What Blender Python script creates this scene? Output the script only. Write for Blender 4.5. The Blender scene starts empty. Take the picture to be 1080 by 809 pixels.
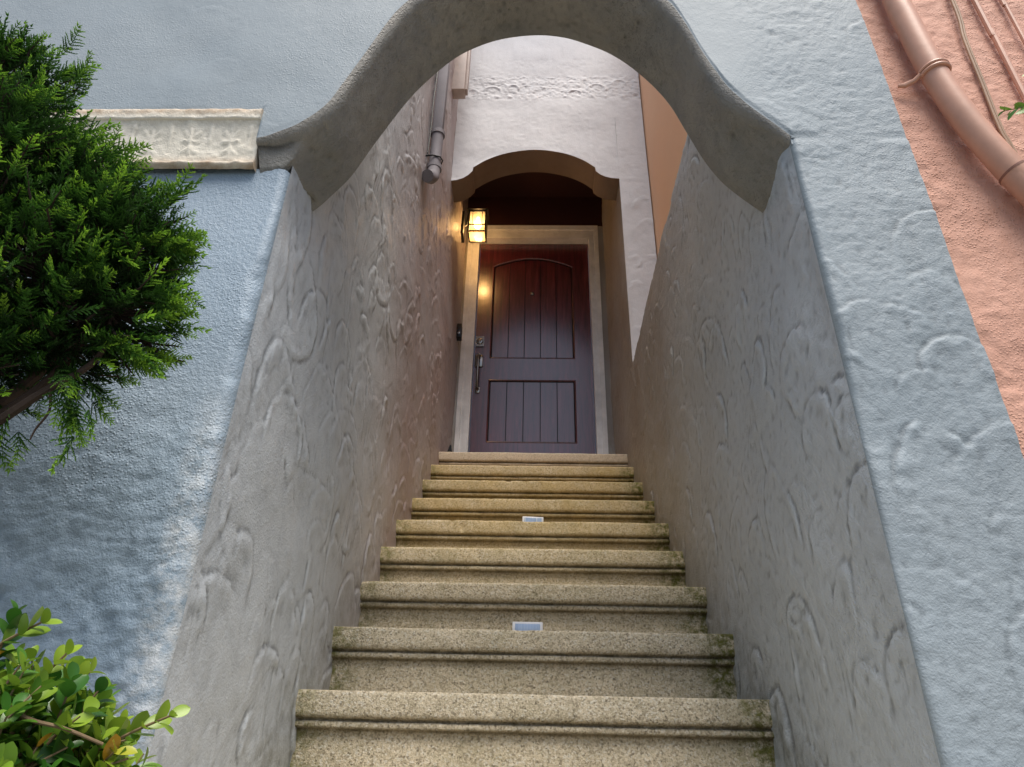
import bpy, math, random
import numpy as np
from mathutils import Vector, Matrix
R = math.radians
rng = np.random.default_rng(7)
random.seed(7)
scene = bpy.context.scene
col = scene.collection
ZE = 1.117            # eye height above the pavement; everything below is written relative to the eye level

# ------------------------------------------------------------------ object helpers
def tag(o, label=None, cat=None, group=None, kind=None):
    if label: o['label'] = label
    if cat: o['category'] = cat
    if group: o['group'] = group
    if kind: o['kind'] = kind
    return o

def empty(name, loc, label, cat, group=None):
    o = bpy.data.objects.new(name, None)
    o.empty_display_size = .1
    col.objects.link(o)
    o.location = (loc[0], loc[1], loc[2] + ZE)
    return tag(o, label, cat, group)

def wloc(o):
    v = Vector(o.location)
    while o.parent:
        o = o.parent
        v += Vector(o.location)
    return v

def obj(name, verts, faces, mats, parent=None, base=None, smooth=True, autoang=None, color=None):
    """link ONE mesh object; verts are given relative to eye level"""
    v = np.asarray(verts, float).reshape(-1, 3) + np.array([0, 0, ZE])
    if parent is not None:
        org = np.array(wloc(parent)); 
    elif base is not None:
        org = np.array([base[0], base[1], base[2] + ZE])
    else:
        org = np.zeros(3)
    v = v - org
    me = bpy.data.meshes.new(name)
    if isinstance(faces, np.ndarray):
        n = faces.shape[1]
        me.vertices.add(len(v)); me.vertices.foreach_set('co', v.astype(np.float32).ravel())
        me.loops.add(faces.size); me.loops.foreach_set('vertex_index', faces.astype(np.int32).ravel())
        me.polygons.add(len(faces))
        me.polygons.foreach_set('loop_start', np.arange(0, faces.size, n, dtype=np.int32))
        me.polygons.foreach_set('loop_total', np.full(len(faces), n, dtype=np.int32))
        me.update(calc_edges=True)
    else:
        me.from_pydata([tuple(p) for p in v], [], [tuple(f) for f in faces])
        me.update()
    me.validate()
    if color is None and 'stucco' in mats.name: color = np.full(len(v), .5)
    if color is not None:
        at = me.color_attributes.new('tint', 'FLOAT_COLOR', 'POINT')
        c = np.asarray(color, np.float32)
        if c.ndim == 1:
            c = np.stack([c, c, c, np.ones_like(c)], 1)
        at.data.foreach_set('color', c.ravel())
    if smooth:
        me.polygons.foreach_set('use_smooth', np.ones(len(me.polygons), bool))
        if autoang is not None:
            me.set_sharp_from_angle(angle=R(autoang))
    me.materials.append(mats)
    o = bpy.data.objects.new(name, me)
    col.objects.link(o)
    if parent is not None: o.parent = parent
    elif base is not None: o.location = org
    return o

class MB:
    def __init__(s): s.v = []; s.f = []
    def add(s, v, f):
        b = len(s.v); s.v += [tuple(map(float, p)) for p in v]; s.f += [tuple(i + b for i in q) for q in f]
    def box(s, x0, x1, y0, y1, z0, z1, bev=0.0):
        if bev <= 0:
            v = [(x, y, z) for x in (x0, x1) for y in (y0, y1) for z in (z0, z1)]
            s.add(v, [(0,1,3,2),(4,6,7,5),(0,4,5,1),(2,3,7,6),(0,2,6,4),(1,5,7,3)]); return
        import bmesh
        bm = bmesh.new(); bmesh.ops.create_cube(bm, size=1)
        for q in bm.verts:
            q.co = Vector(((x0+x1)/2 + q.co.x*(x1-x0), (y0+y1)/2 + q.co.y*(y1-y0), (z0+z1)/2 + q.co.z*(z1-z0)))
        bmesh.ops.bevel(bm, geom=bm.edges[:], offset=bev, segments=2, affect='EDGES', profile=.5)
        bm.verts.index_update()
        s.add([q.co[:] for q in bm.verts], [[q.index for q in f.verts] for f in bm.faces]); bm.free()
    def tube(s, pts, rad, n=12, cap=True, flat=None):
        pts = [Vector(p) for p in pts]
        if not hasattr(rad, '__len__'): rad = [rad]*len(pts)
        prev = None; rings = []
        for i, p in enumerate(pts):
            t = (pts[min(i+1, len(pts)-1)] - pts[max(i-1, 0)]).normalized()
            if prev is None:
                a = Vector((0,0,1)) if abs(t.z) < .9 else Vector((0,1,0))
                u = t.cross(a).normalized()
            else:
                u = (prev - t*prev.dot(t)).normalized()
            prev = u; w = t.cross(u)
            rings.append([p + (u*math.cos(2*math.pi*k/n) + w*math.sin(2*math.pi*k/n))*rad[i] for k in range(n)])
        v = [q for r in rings for q in r]; f = []
        for i in range(len(pts)-1):
            for k in range(n):
                f.append((i*n+k, i*n+(k+1)%n, (i+1)*n+(k+1)%n, (i+1)*n+k))
        if cap:
            f.append(tuple(range(n-1, -1, -1))); f.append(tuple((len(pts)-1)*n + k for k in range(n)))
        s.add(v, f)
    def lathe(s, c, axis, prof, n=20):
        """prof: list of (r, t) along axis from c"""
        ax = Vector(axis).normalized(); a = Vector((0,0,1)) if abs(ax.z) < .9 else Vector((1,0,0))
        u = ax.cross(a).normalized(); w = ax.cross(u); c = Vector(c)
        v = [c + ax*t + (u*math.cos(2*math.pi*k/n) + w*math.sin(2*math.pi*k/n))*max(r, 1e-5) for r, t in prof for k in range(n)]
        f = [(i*n+k, i*n+(k+1)%n, (i+1)*n+(k+1)%n, (i+1)*n+k) for i in range(len(prof)-1) for k in range(n)]
        f.append(tuple(range(n-1, -1, -1))); f.append(tuple((len(prof)-1)*n + k for k in range(n)))
        s.add(v, f)
    def prism(s, poly, y0, y1):
        """poly in (x,z), extruded y0..y1"""
        n = len(poly)
        v = [(x, y0, z) for x, z in poly] + [(x, y1, z) for x, z in poly]
        s.add(v, [tuple(range(n)), tuple(range(2*n-1, n-1, -1))] + [(i, (i+1) % n, (i+1) % n + n, i+n) for i in range(n)])
    def build(s, name, m, parent=None, base=None, smooth=True, ang=35):
        return obj(name, s.v, s.f, m, parent, base, smooth, ang)

def gridfaces(nu, nv, flip=False):
    i, j = np.meshgrid(np.arange(nu-1), np.arange(nv-1), indexing='ij')
    a = (i*nv + j).ravel(); b = ((i+1)*nv + j).ravel()
    f = np.stack([a, b, b+1, a+1], 1)
    return f[:, ::-1] if flip else f

def smooth3(x, a, b):
    t = np.clip((x-a)/(b-a), 0, 1); return t*t*(3-2*t)

def spaced(segs):
    """segs: list of (start, end, step)"""
    out = []
    for a, b, st in segs:
        n = max(1, int(round(abs(b-a)/st))); out += list(np.linspace(a, b, n, endpoint=False))
    out.append(segs[-1][1]); return np.array(out)

# ------------------------------------------------------------------ stucco height fields (real relief)
def vnoise(shape, cell, rg):
    n0 = int(shape[0]/cell)+3; n1 = int(shape[1]/cell)+3
    g = rg.standard_normal((n0, n1))
    a = np.arange(shape[0])/cell; b = np.arange(shape[1])/cell
    i = a.astype(int); j = b.astype(int); fa = a-i; fb = b-j
    fa = fa*fa*(3-2*fa); fb = fb*fb*(3-2*fb); fa = fa[:, None]; fb = fb[None, :]
    return (g[i][:, j]*(1-fa)*(1-fb) + g[i+1][:, j]*fa*(1-fb) + g[i][:, j+1]*(1-fa)*fb + g[i+1][:, j+1]*fa*fb)

class HMap:
    def __init__(s, a0, a1, b0, b1, res=.004, seed=1):
        s.a0, s.b0, s.res = a0, b0, res
        s.A = np.arange(a0, a1+res, res); s.B = np.arange(b0, b1+res, res)
        s.H = np.zeros((len(s.A), len(s.B))); s.rg = np.random.default_rng(seed)
    def fbm(s, amps, mask=None):
        for size, amp in amps:
            n = vnoise(s.H.shape, size/s.res, s.rg)*amp
            s.H += n if mask is None else n*mask
    def trowel(s, spacing=.14, rad=(.05, .11), amp=.004, asp=(1.0, 1.9), rot=40, mask=None, streak=.35, sharp=.35):
        rg = s.rg; L = np.zeros_like(s.H)
        WX = vnoise(s.H.shape, .035/s.res, rg)*.0032 + vnoise(s.H.shape, .011/s.res, rg)*.0012
        WY = vnoise(s.H.shape, .035/s.res, rg)*.0032 + vnoise(s.H.shape, .011/s.res, rg)*.0012
        WA = vnoise(s.H.shape, .022/s.res, rg)
        na = int((s.A[-1]-s.A[0])/spacing)+2; nb = int((s.B[-1]-s.B[0])/spacing)+2
        cells = [(i, j) for i in range(na) for j in range(nb)]; rg.shuffle(cells)
        for i, j in cells:
            if rg.random() < .10: continue
            ca = s.A[0] + (i + rg.uniform(-.5, .5))*spacing; cb = s.B[0] + (j + rg.uniform(-.5, .5))*spacing
            r = rg.uniform(*rad); q = rg.uniform(*asp); th = R(rg.normal(0, rot)); A = amp*(.2 + 1.0*rg.random()**1.7)
            ext = r*q*1.35
            i0, i1 = np.searchsorted(s.A, [ca-ext, ca+ext]); j0, j1 = np.searchsorted(s.B, [cb-ext, cb+ext])
            if i1-i0 < 2 or j1-j0 < 2: continue
            X, Y = np.meshgrid(s.A[i0:i1]-ca, s.B[j0:j1]-cb, indexing='ij')
            X = X + WX[i0:i1, j0:j1]; Y = Y + WY[i0:i1, j0:j1]
            u = X*math.cos(th) + Y*math.sin(th); v = -X*math.sin(th) + Y*math.cos(th)
            # wobble so that no two strokes share a curve
            u = u + .07*r*np.sin(v/r*rg.uniform(1.5, 3)+rg.uniform(0, 6)); v = v + .06*r*np.sin(u/r*rg.uniform(1.5, 3)+rg.uniform(0, 6))
            rho = np.hypot(u/r, v/(r*q)); ang = np.arctan2(u, v+.15*r)      # 0 = top of the stroke
            span = rg.uniform(1.1, 2.3); off = rg.normal(0, .35)
            win = smooth3(span-np.abs(ang-off), 0, .9)
            d = (rho-1)*r
            so = rg.uniform(.0016, .0045); si = .022*rg.uniform(.4, 2.0)
            ridge = np.where(d > 0, np.exp(-(d/so)**2), np.exp(-(d/si)**2))
            inner = streak*np.cos((1-rho)*r/rg.uniform(.0016, .0026))*np.exp(-((rho-.72)/.22)**2)*(rho < 1)*.35
            dip = -.45*np.exp(-((d-.006)/.006)**2)*(d > 0)
            st = A*(ridge + inner + dip)*win*np.clip(.85+.45*WA[i0:i1, j0:j1]+.3*np.sin(ang*rg.uniform(1, 4)+rg.uniform(0, 6)), .05, 1.5)
            old = L[i0:i1, j0:j1]
            cover = smooth3(1.0-rho, -.02, .12)*win*.75                      # a new stroke wipes what it passes over
            L[i0:i1, j0:j1] = old*(1-cover) + st
        s.H += L if mask is None else L*mask
    def swipe(s, n, length=(.15, .4), width=(.02, .05), amp=.0012, ang=(-50, 50), mask=None):
        rg = s.rg; L = np.zeros_like(s.H)
        for _ in range(n):
            ca = rg.uniform(s.A[0], s.A[-1]); cb = rg.uniform(s.B[0], s.B[-1]); l = rg.uniform(*length); w = rg.uniform(*width)
            th = R(rg.uniform(*ang)); k = rg.normal(0, 1.2)
            i0, i1 = np.searchsorted(s.A, [ca-l, ca+l]); j0, j1 = np.searchsorted(s.B, [cb-l, cb+l])
            if i1-i0 < 2 or j1-j0 < 2: continue
            X, Y = np.meshgrid(s.A[i0:i1]-ca, s.B[j0:j1]-cb, indexing='ij')
            v = X*math.sin(th)*-1 + Y*math.cos(th); u = X*math.cos(th) + Y*math.sin(th)
            u2 = u; v2 = v - k*u*u
            L[i0:i1, j0:j1] += amp*rg.uniform(.4, 1.3)*(np.cos(v2/rg.uniform(.0016, .003))*.6 + 1.1*np.exp(-((v2-w)/.004)**2))*np.exp(-(u2/l*1.6)**4)*np.exp(-(v2/w)**2*.9)
        s.H += L if mask is None else L*mask
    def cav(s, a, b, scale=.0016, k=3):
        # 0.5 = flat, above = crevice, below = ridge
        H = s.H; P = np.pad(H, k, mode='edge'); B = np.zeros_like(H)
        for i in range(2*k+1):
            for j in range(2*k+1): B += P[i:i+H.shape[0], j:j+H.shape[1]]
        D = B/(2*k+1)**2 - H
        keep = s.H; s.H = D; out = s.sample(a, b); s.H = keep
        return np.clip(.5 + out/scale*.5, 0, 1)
    def sample(s, a, b):
        a = np.clip((np.asarray(a)-s.a0)/s.res, 0, s.H.shape[0]-1.001); b = np.clip((np.asarray(b)-s.b0)/s.res, 0, s.H.shape[1]-1.001)
        i = a.astype(int); j = b.astype(int); fa = a-i; fb = b-j
        H = s.H
        return H[i, j]*(1-fa)*(1-fb) + H[i+1, j]*fa*(1-fb) + H[i, j+1]*(1-fa)*fb + H[i+1, j+1]*fa*fb

# ------------------------------------------------------------------ materials
class NT:
    def __init__(s, name):
        s.m = bpy.data.materials.new(name); s.m.use_nodes = True; s.t = s.m.node_tree
        s.t.nodes.clear(); s.out = s.n('ShaderNodeOutputMaterial'); s.b = s.n('ShaderNodeBsdfPrincipled')
        s.t.links.new(s.b.outputs[0], s.out.inputs[0]); s._pos = None
    def n(s, typ, **k):
        o = s.t.nodes.new(typ)
        for a, b in k.items(): setattr(o, a, b)
        return o
    def l(s, a, b): s.t.links.new(a, b)
    def set(s, inp, v):
        if isinstance(v, (int, float)): inp.default_value = v
        elif isinstance(v, (tuple, list)): inp.default_value = tuple(v) if len(v) != 3 or inp.type == 'VECTOR' else (*v, 1)
        else: s.l(v, inp)
    def pos(s):
        if s._pos is None: s._pos = s.n('ShaderNodeNewGeometry').outputs['Position']
        return s._pos
    def noise(s, scale, detail=3, rough=.55, vec=None, dist=0):
        o = s.n('ShaderNodeTexNoise'); s.l(vec or s.pos(), o.inputs['Vector']); o.inputs['Scale'].default_value = scale
        o.inputs['Detail'].default_value = detail; o.inputs['Roughness'].default_value = rough; o.inputs['Distortion'].default_value = dist
        return o.outputs[0]
    def voro(s, scale, out=0, feat='F1', vec=None, rand=1):
        o = s.n('ShaderNodeTexVoronoi', feature=feat); s.l(vec or s.pos(), o.inputs['Vector']); o.inputs['Scale'].default_value = scale
        o.inputs['Randomness'].default_value = rand
        return o.outputs[out]
    def ramp(s, f, pts, interp='LINEAR'):
        o = s.n('ShaderNodeValToRGB'); s.set(o.inputs[0], f); e = o.color_ramp.elements; o.color_ramp.interpolation = interp
        while len(e) < len(pts): e.new(.5)
        for q, (p, c) in zip(e, pts):
            q.position = p; q.color = (*c, 1) if hasattr(c, '__len__') else (c, c, c, 1)
        return o.outputs[0]
    def mix(s, f, a, b, mode='MIX'):
        o = s.n('ShaderNodeMix', data_type='RGBA', blend_type=mode); s.set(o.inputs[0], f); s.set(o.inputs[6], a); s.set(o.inputs[7], b)
        return o.outputs[2]
    def math(s, op, a, b=0, clamp=False):
        o = s.n('ShaderNodeMath', operation=op, use_clamp=clamp); s.set(o.inputs[0], a); s.set(o.inputs[1], b); return o.outputs[0]
    def mr(s, v, a, b, c=0, d=1):
        o = s.n('ShaderNodeMapRange', interpolation_type='SMOOTHSTEP'); s.set(o.inputs[0], v)
        for k, q in enumerate((a, b, c, d)): o.inputs[k+1].default_value = q
        return o.outputs[0]
    def xyz(s, i):
        o = s.n('ShaderNodeSeparateXYZ'); s.l(s.pos(), o.inputs[0]); return o.outputs[i]
    def bump(s, h, dist, strength=1, nrm=None):
        o = s.n('ShaderNodeBump'); s.set(o.inputs['Height'], h); o.inputs['Distance'].default_value = dist; s.set(o.inputs['Strength'], strength)
        if nrm: s.l(nrm, o.inputs['Normal'])
        return o.outputs[0]
    def fin(s, color=None, rough=None, nrm=None, **k):
        if color is not None: s.set(s.b.inputs['Base Color'], color)
        if rough is not None: s.set(s.b.inputs['Roughness'], rough)
        if nrm is not None: s.l(nrm, s.b.inputs['Normal'])
        for a, v in k.items(): s.set(s.b.inputs[a.replace('_', ' ')], v)
        return s.m

def stucco(name, c1, c2, rough=.62, grain=1.0, pebble=.5, dirt_shade=.25, tone_scale=2.2, edgefn=None, spec=.45, cavity_shade=0, piermask=False):
    t = NT(name)
    n1 = t.noise(tone_scale, 4, .6)
    c = t.mix(t.ramp(n1, [(.35, 0.), (.65, 1.)]), c1, c2)
    n2 = t.noise(23, 5, .65)
    c = t.mix(t.math('MULTIPLY', t.ramp(n2, [(.45, 0.), (.75, 1.)]), dirt_shade*.6), c, tuple(x*.72 for x in c1))
    pt = t.n('ShaderNodeNewGeometry').outputs['Pointiness']
    if cavity_shade:
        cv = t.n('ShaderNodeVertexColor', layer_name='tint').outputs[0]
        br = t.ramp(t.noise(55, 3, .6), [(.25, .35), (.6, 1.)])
        c = t.mix(t.math('MULTIPLY', t.math('MULTIPLY', t.ramp(cv, [(.53, 0.), (.95, 1.)]), cavity_shade), br), c, tuple(x*.36 for x in c1))  # painted crevice shade, so trowel relief shows in soft light
        c = t.mix(t.math('MULTIPLY', t.ramp(cv, [(.12, 1.), (.46, 0.)]), cavity_shade*.38), c, tuple(min(.85, x*1.22+.03) for x in c1))  # matching painted highlight on the ridges
    c = t.mix(t.math('MULTIPLY', t.ramp(pt, [(.455, 1.), (.497, 0.)]), dirt_shade), c, tuple(x*.45 for x in c1))  # shade painted into hollows to bring out the relief
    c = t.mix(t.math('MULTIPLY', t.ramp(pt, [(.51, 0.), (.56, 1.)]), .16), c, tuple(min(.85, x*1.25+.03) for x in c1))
    if cavity_shade > .6:
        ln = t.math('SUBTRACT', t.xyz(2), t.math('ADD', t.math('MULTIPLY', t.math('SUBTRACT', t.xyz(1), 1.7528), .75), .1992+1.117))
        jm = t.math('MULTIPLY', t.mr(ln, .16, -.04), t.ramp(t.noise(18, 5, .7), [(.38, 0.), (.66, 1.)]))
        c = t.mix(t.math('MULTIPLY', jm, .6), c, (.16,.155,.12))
    if edgefn: c = edgefn(t, c)
    g1 = t.noise(330, 3, .6); g2 = t.noise(120, 4, .6); v = t.voro(170)
    gs = .55*grain
    if piermask: gs = t.mr(t.xyz(0), .40, .60, gs, .62)
    nz = t.bump(g1, .0014, gs)
    nz = t.bump(g2, .0030, gs, nz)
    pm = t.ramp(t.noise(3.1, 3), [(.38, 0.), (.62, 1.)])
    nz = t.bump(t.ramp(v, [(0., 1.), (.45, 0.)]), .0022, t.math('MULTIPLY', pm, pebble), nz)
    t.b.inputs['Specular IOR Level'].default_value = spec
    return t.fin(c, rough, nz)

def worn_left(t, c):
    # scuffed pale paint on the jamb corner low down
    x = t.xyz(0); z = t.xyz(2)
    m = t.math('MULTIPLY', t.mr(x, -.600, -.566), t.mr(z, ZE+.72, ZE+.25))
    m = t.math('MULTIPLY', m, t.ramp(t.noise(38, 4, .7), [(.36, 0.), (.60, 1.)]))
    return t.mix(t.math('MULTIPLY', m, .7), c, (.66, .68, .68))

M_front = stucco('skylit_blue_grey_stucco', (.252,.305,.340), (.285,.332,.36), .6, .45, .35, .3, cavity_shade=.4, piermask=True)  # passage's grey paint, darkened here and tinted with the blue sky light
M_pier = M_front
M_front_low = stucco('skylit_blue_rough_stucco', (.275,.36,.44), (.305,.385,.46), .5, 1.5, 1.0, .1, edgefn=worn_left, cavity_shade=.12)  # same grey paint again, with more of the blue sky light painted in
def mauve_bounce(t, c):  # salmon wall's bounce light painted in, darker towards the back of the passage
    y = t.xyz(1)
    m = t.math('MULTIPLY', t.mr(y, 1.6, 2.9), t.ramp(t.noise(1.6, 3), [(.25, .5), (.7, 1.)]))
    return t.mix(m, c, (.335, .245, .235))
M_left = stucco('taupe_bounce_trowelled_stucco', (.51,.55,.585), (.58,.615,.64), .48, 1.0, .4, .9, edgefn=mauve_bounce, spec=.6, cavity_shade=.85)  # street wall's grey paint, lightened so the passage looks better lit
def brown_bounce(t, c):  # warm bounce and darker back of the passage painted into the wall colour
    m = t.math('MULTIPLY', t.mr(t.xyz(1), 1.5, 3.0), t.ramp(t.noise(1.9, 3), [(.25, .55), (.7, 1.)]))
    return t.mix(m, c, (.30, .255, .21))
M_right = stucco('warm_bounce_trowelled_stucco', (.49,.54,.58), (.56,.61,.65), .48, 1.5, .9, .4, spec=.6, cavity_shade=.85, edgefn=brown_bounce)  # lightened copy of the street wall's grey, brightening the passage
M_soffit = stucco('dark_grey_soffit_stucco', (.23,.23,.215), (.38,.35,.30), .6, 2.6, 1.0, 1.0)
M_porch = stucco('lavender_grey_stucco', (.58,.585,.61), (.63,.63,.65), .7, .8, .5, .5)
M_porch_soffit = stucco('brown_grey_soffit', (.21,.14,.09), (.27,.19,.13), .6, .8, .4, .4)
M_orange = stucco('orange_stucco', (.96,.53,.31), (.97,.56,.34), .75, .7, .5, .15)
M_salmon = stucco('salmon_stucco', (.60,.315,.225), (.64,.355,.26), .7, .9, 1.0, .25)
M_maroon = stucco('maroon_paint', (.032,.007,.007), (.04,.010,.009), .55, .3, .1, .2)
def cream_tan(t, c):  # tan towards the top fillet and the bottom edge
    z = t.xyz(2)
    m = t.math('MAXIMUM', t.mr(z, ZE+1.19, ZE+1.155), t.mr(z, ZE+1.275, ZE+1.29))
    m = t.math('MULTIPLY', m, t.ramp(t.noise(30, 4, .7), [(.3, .25), (.65, 1.)]))
    return t.mix(m, c, (.50, .36, .23))
M_cream = stucco('cream_painted_plaster', (.86,.80,.66), (.90,.85,.73), .6, .7, .3, .6, edgefn=cream_tan)

def concrete_steps():
    t = NT('exposed_aggregate_concrete')
    v1 = t.voro(235, 1); v2 = t.voro(390, 1)
    sep = t.n('ShaderNodeSeparateColor'); t.l(v1, sep.inputs[0]); sep2 = t.n('ShaderNodeSeparateColor'); t.l(v2, sep2.inputs[0])
    agg = t.ramp(sep.outputs[0], [(0, (.12,.10,.075)), (.12, (.34,.29,.21)), (.42, (.62,.53,.38)), (.78, (.76,.67,.50)), (.93, (.80,.76,.66))])
    fine = t.ramp(sep2.outputs[1], [(0, (.12,.10,.07)), (.25, (.50,.42,.28)), (1, (.74,.64,.47))])
    c = t.mix(.4, agg, fine)
    z = t.xyz(2); x = t.xyz(0); y = t.xyz(1)
    big = t.noise(5, 5, .65); med = t.noise(17, 5, .7)
    # grey algae / dirt blotches
    c = t.mix(t.math('MULTIPLY', t.ramp(med, [(.42, 0.), (.70, 1.)]), .30), c, (.24,.215,.13))
    # ochre tint, stronger on the upper flight
    st = t.math('MULTIPLY', t.mr(z, ZE+.35, ZE+1.1), t.mr(z, ZE+1.66, ZE+1.50))
    st = t.math('MULTIPLY', st, t.ramp(t.noise(7, 4, .6), [(.25, .4), (.7, 1.)]))
    c = t.mix(t.math('MULTIPLY', st, .52), c, (.52,.33,.05))
    # pinkish, cleaner top landing
    tp = t.mr(z, ZE+1.48, ZE+1.56)
    c = t.mix(t.math('MULTIPLY', tp, .45), c, (.62,.48,.36))
    # moss at the wall ends
    e = t.math('MAXIMUM', t.mr(x, .42, .515), t.math('MULTIPLY', t.mr(x, -.44, -.53), .7))
    e = t.math('ADD', e, t.math('MULTIPLY', t.ramp(big, [(.45, 0.), (.7, 1.)]), .35))
    ms = t.math('MULTIPLY', e, t.ramp(t.noise(45, 5, .75), [(.38, 0.), (.6, 1.)]), True)
    ms = t.math('MULTIPLY', ms, t.mr(z, ZE+1.6, ZE+1.45))
    c = t.mix(t.math('MULTIPLY', ms, .95), c, t.mix(t.noise(60, 3), (.02,.026,.006), (.22,.22,.035)))
    # darker in the mouldings (vertex paint of recesses), broken by noise
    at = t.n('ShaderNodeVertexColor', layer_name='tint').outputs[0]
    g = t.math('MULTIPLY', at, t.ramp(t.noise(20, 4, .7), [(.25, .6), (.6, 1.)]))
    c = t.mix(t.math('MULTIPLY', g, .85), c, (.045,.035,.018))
    nz = t.bump(t.voro(260), .003, .5); nz = t.bump(t.noise(420, 2), .0012, .6, nz); nz = t.bump(med, .006, .3, nz)
    return t.fin(c, .9, nz, Specular_IOR_Level=.25)
M_step = concrete_steps()

def wood_door():
    t = NT('mahogany_gloss')
    mp = t.n('ShaderNodeMapping'); t.l(t.pos(), mp.inputs[0]); mp.inputs['Scale'].default_value = (14, 14, 1.1)
    g = t.noise(3.2, 6, .65, mp.outputs[0], .6)
    c = t.ramp(g, [(.3, (.034,.004,.007)), (.55, (.092,.012,.020)), (.75, (.15,.030,.040))])
    nz = t.bump(g, .0015, .25)
    return t.fin(c, .33, nz, Coat_Weight=1.0, Coat_Roughness=.24, Coat_IOR=1.8, Specular_IOR_Level=.4)
M_wood = wood_door()
def paint(name, c, rough=.5, metal=0, var=.12, bump=.2, bscale=60, spec=.5):
    t = NT(name); n = t.noise(9, 4, .6)
    cc = t.mix(t.math('MULTIPLY', t.ramp(n, [(.35, 0.), (.7, 1.)]), 1), c, tuple(x*(1-var*2) for x in c))
    return t.fin(cc, rough, t.bump(t.noise(bscale, 4), .0015, bump), Metallic=metal, Specular_IOR_Level=spec)
M_casing = paint('cream_gloss_trim', (.88,.88,.88), .35, bscale=25)
M_groove = paint('dark_wood_groove', (.012,.004,.004), .6)
M_black = paint('black_metal', (.012,.011,.011), .38, .3)
M_steel = paint('dark_nickel', (.35,.33,.30), .25, 1.0, .2)
M_pipegrey = paint('grey_painted_pipe', (.20,.185,.205), .75, bscale=40)
M_pipepink = paint('salmon_painted_pipe', (.66,.365,.255), .42, bscale=30, bump=.3)
M_cable = paint('tan_cable', (.42,.27,.17), .6)
M_trimwhite = paint('off_white_trim', (.58,.48,.43), .5)
M_white = paint('white_plastic', (.75,.76,.78), .35, var=.03)
M_twig = paint('bark', (.045,.028,.019), .9, bump=.8, bscale=160)
M_twig2 = paint('young_twig', (.22,.15,.08), .8, bump=.5, bscale=200)
def solar():
    t = NT('blue_solar_cell'); v = t.n('ShaderNodeTexBrick'); t.l(t.pos(), v.inputs[0])
    v.inputs['Scale'].default_value = 60; v.inputs['Color1'].default_value = (.30,.40,.58,1); v.inputs['Color2'].default_value = (.34,.44,.62,1); v.inputs['Mortar'].default_value = (.55,.62,.7,1); v.inputs['Mortar Size'].default_value = .01
    return t.fin(v.outputs[0], .15, None, Coat_Weight=1.0, Coat_Roughness=.05)
M_solar = solar()
def ground_mat():
    t = NT('pavement_concrete'); n = t.noise(3, 5, .6); s = t.noise(220, 2)
    c = t.ramp(n, [(.3, (.22,.215,.20)), (.7, (.32,.31,.29))]); c = t.mix(t.ramp(s, [(.4, 0.), (.7, .4)]), c, (.12,.12,.11))
    return t.fin(c, .9, t.bump(s, .002, .5))
M_ground = ground_mat()
def asphalt():
    t = NT('asphalt'); s = t.noise(180, 3); return t.fin(t.ramp(s, [(.3, (.035,.035,.037)), (.7, (.075,.075,.075))]), .9, t.bump(s, .003, .6))
M_road = asphalt()
def foliage(name, dark, mid, bright, extra=None, rough=.5, trans=.25, spec=.4):
    t = NT(name); at = t.n('ShaderNodeVertexColor', layer_name='tint').outputs[0]
    sp = t.n('ShaderNodeSeparateColor'); t.l(at, sp.inputs[0])
    pts = [(0, dark), (.5, mid), (.93, bright)]
    if extra: pts.append((1., extra))
    c = t.ramp(sp.outputs[0], pts)
    hs = t.n('ShaderNodeHueSaturation'); t.l(c, hs.inputs['Color']); t.l(t.math('ADD', t.math('MULTIPLY', t.noise(14, 3), .9), .55), hs.inputs['Value']); c = hs.outputs[0]
    tr = t.n('ShaderNodeBsdfTranslucent'); t.l(c, tr.inputs[0])
    mx = t.n('ShaderNodeMixShader'); mx.inputs[0].default_value = trans; t.l(t.b.outputs[0], mx.inputs[1]); t.l(tr.outputs[0], mx.inputs[2]); t.l(mx.outputs[0], t.out.inputs[0])
    return t.fin(c, rough, None, Specular_IOR_Level=spec)
M_cyp = foliage('juniper_scale_leaves', (.014,.038,.009), (.065,.185,.024), (.34,.58,.055), None, .5, .35, .35)
M_box = foliage('glossy_boxwood_leaves', (.018,.060,.012), (.055,.18,.022), (.34,.48,.045), (.50,.27,.03), .32, .3, .5)

# ------------------------------------------------------------------ dimensions (metres, z from eye level)
HW = .535                      # half width of the stair passage
GZ = -ZE                       # pavement
DF, DL, DB = 1.065, 1.092, 1.276   # front of upper wall / of the lower left wall / back of the arch
D2 = 3.312
RUN, RISE, SD, SZ = .2506, .188, 1.7528, .1992
LAND = SZ + 8*RISE
WT = 2.2                      # top of the street wall
HT = 2.05                      # top of the right passage wall

# ------------------------------------------------------------------ ground and street
mb = MB(); mb.add([(-60,-60,GZ-.15),(60,-60,GZ-.15),(60,60,GZ-.15),(-60,60,GZ-.15)], [(0,1,2,3)])
tag(mb.build('ground', M_road, smooth=False), kind='structure')
mb = MB(); mb.box(-30, 30, -2.4, 8, GZ-.149, GZ)
tag(mb.build('pavement', M_ground, smooth=False), kind='structure')

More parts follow.
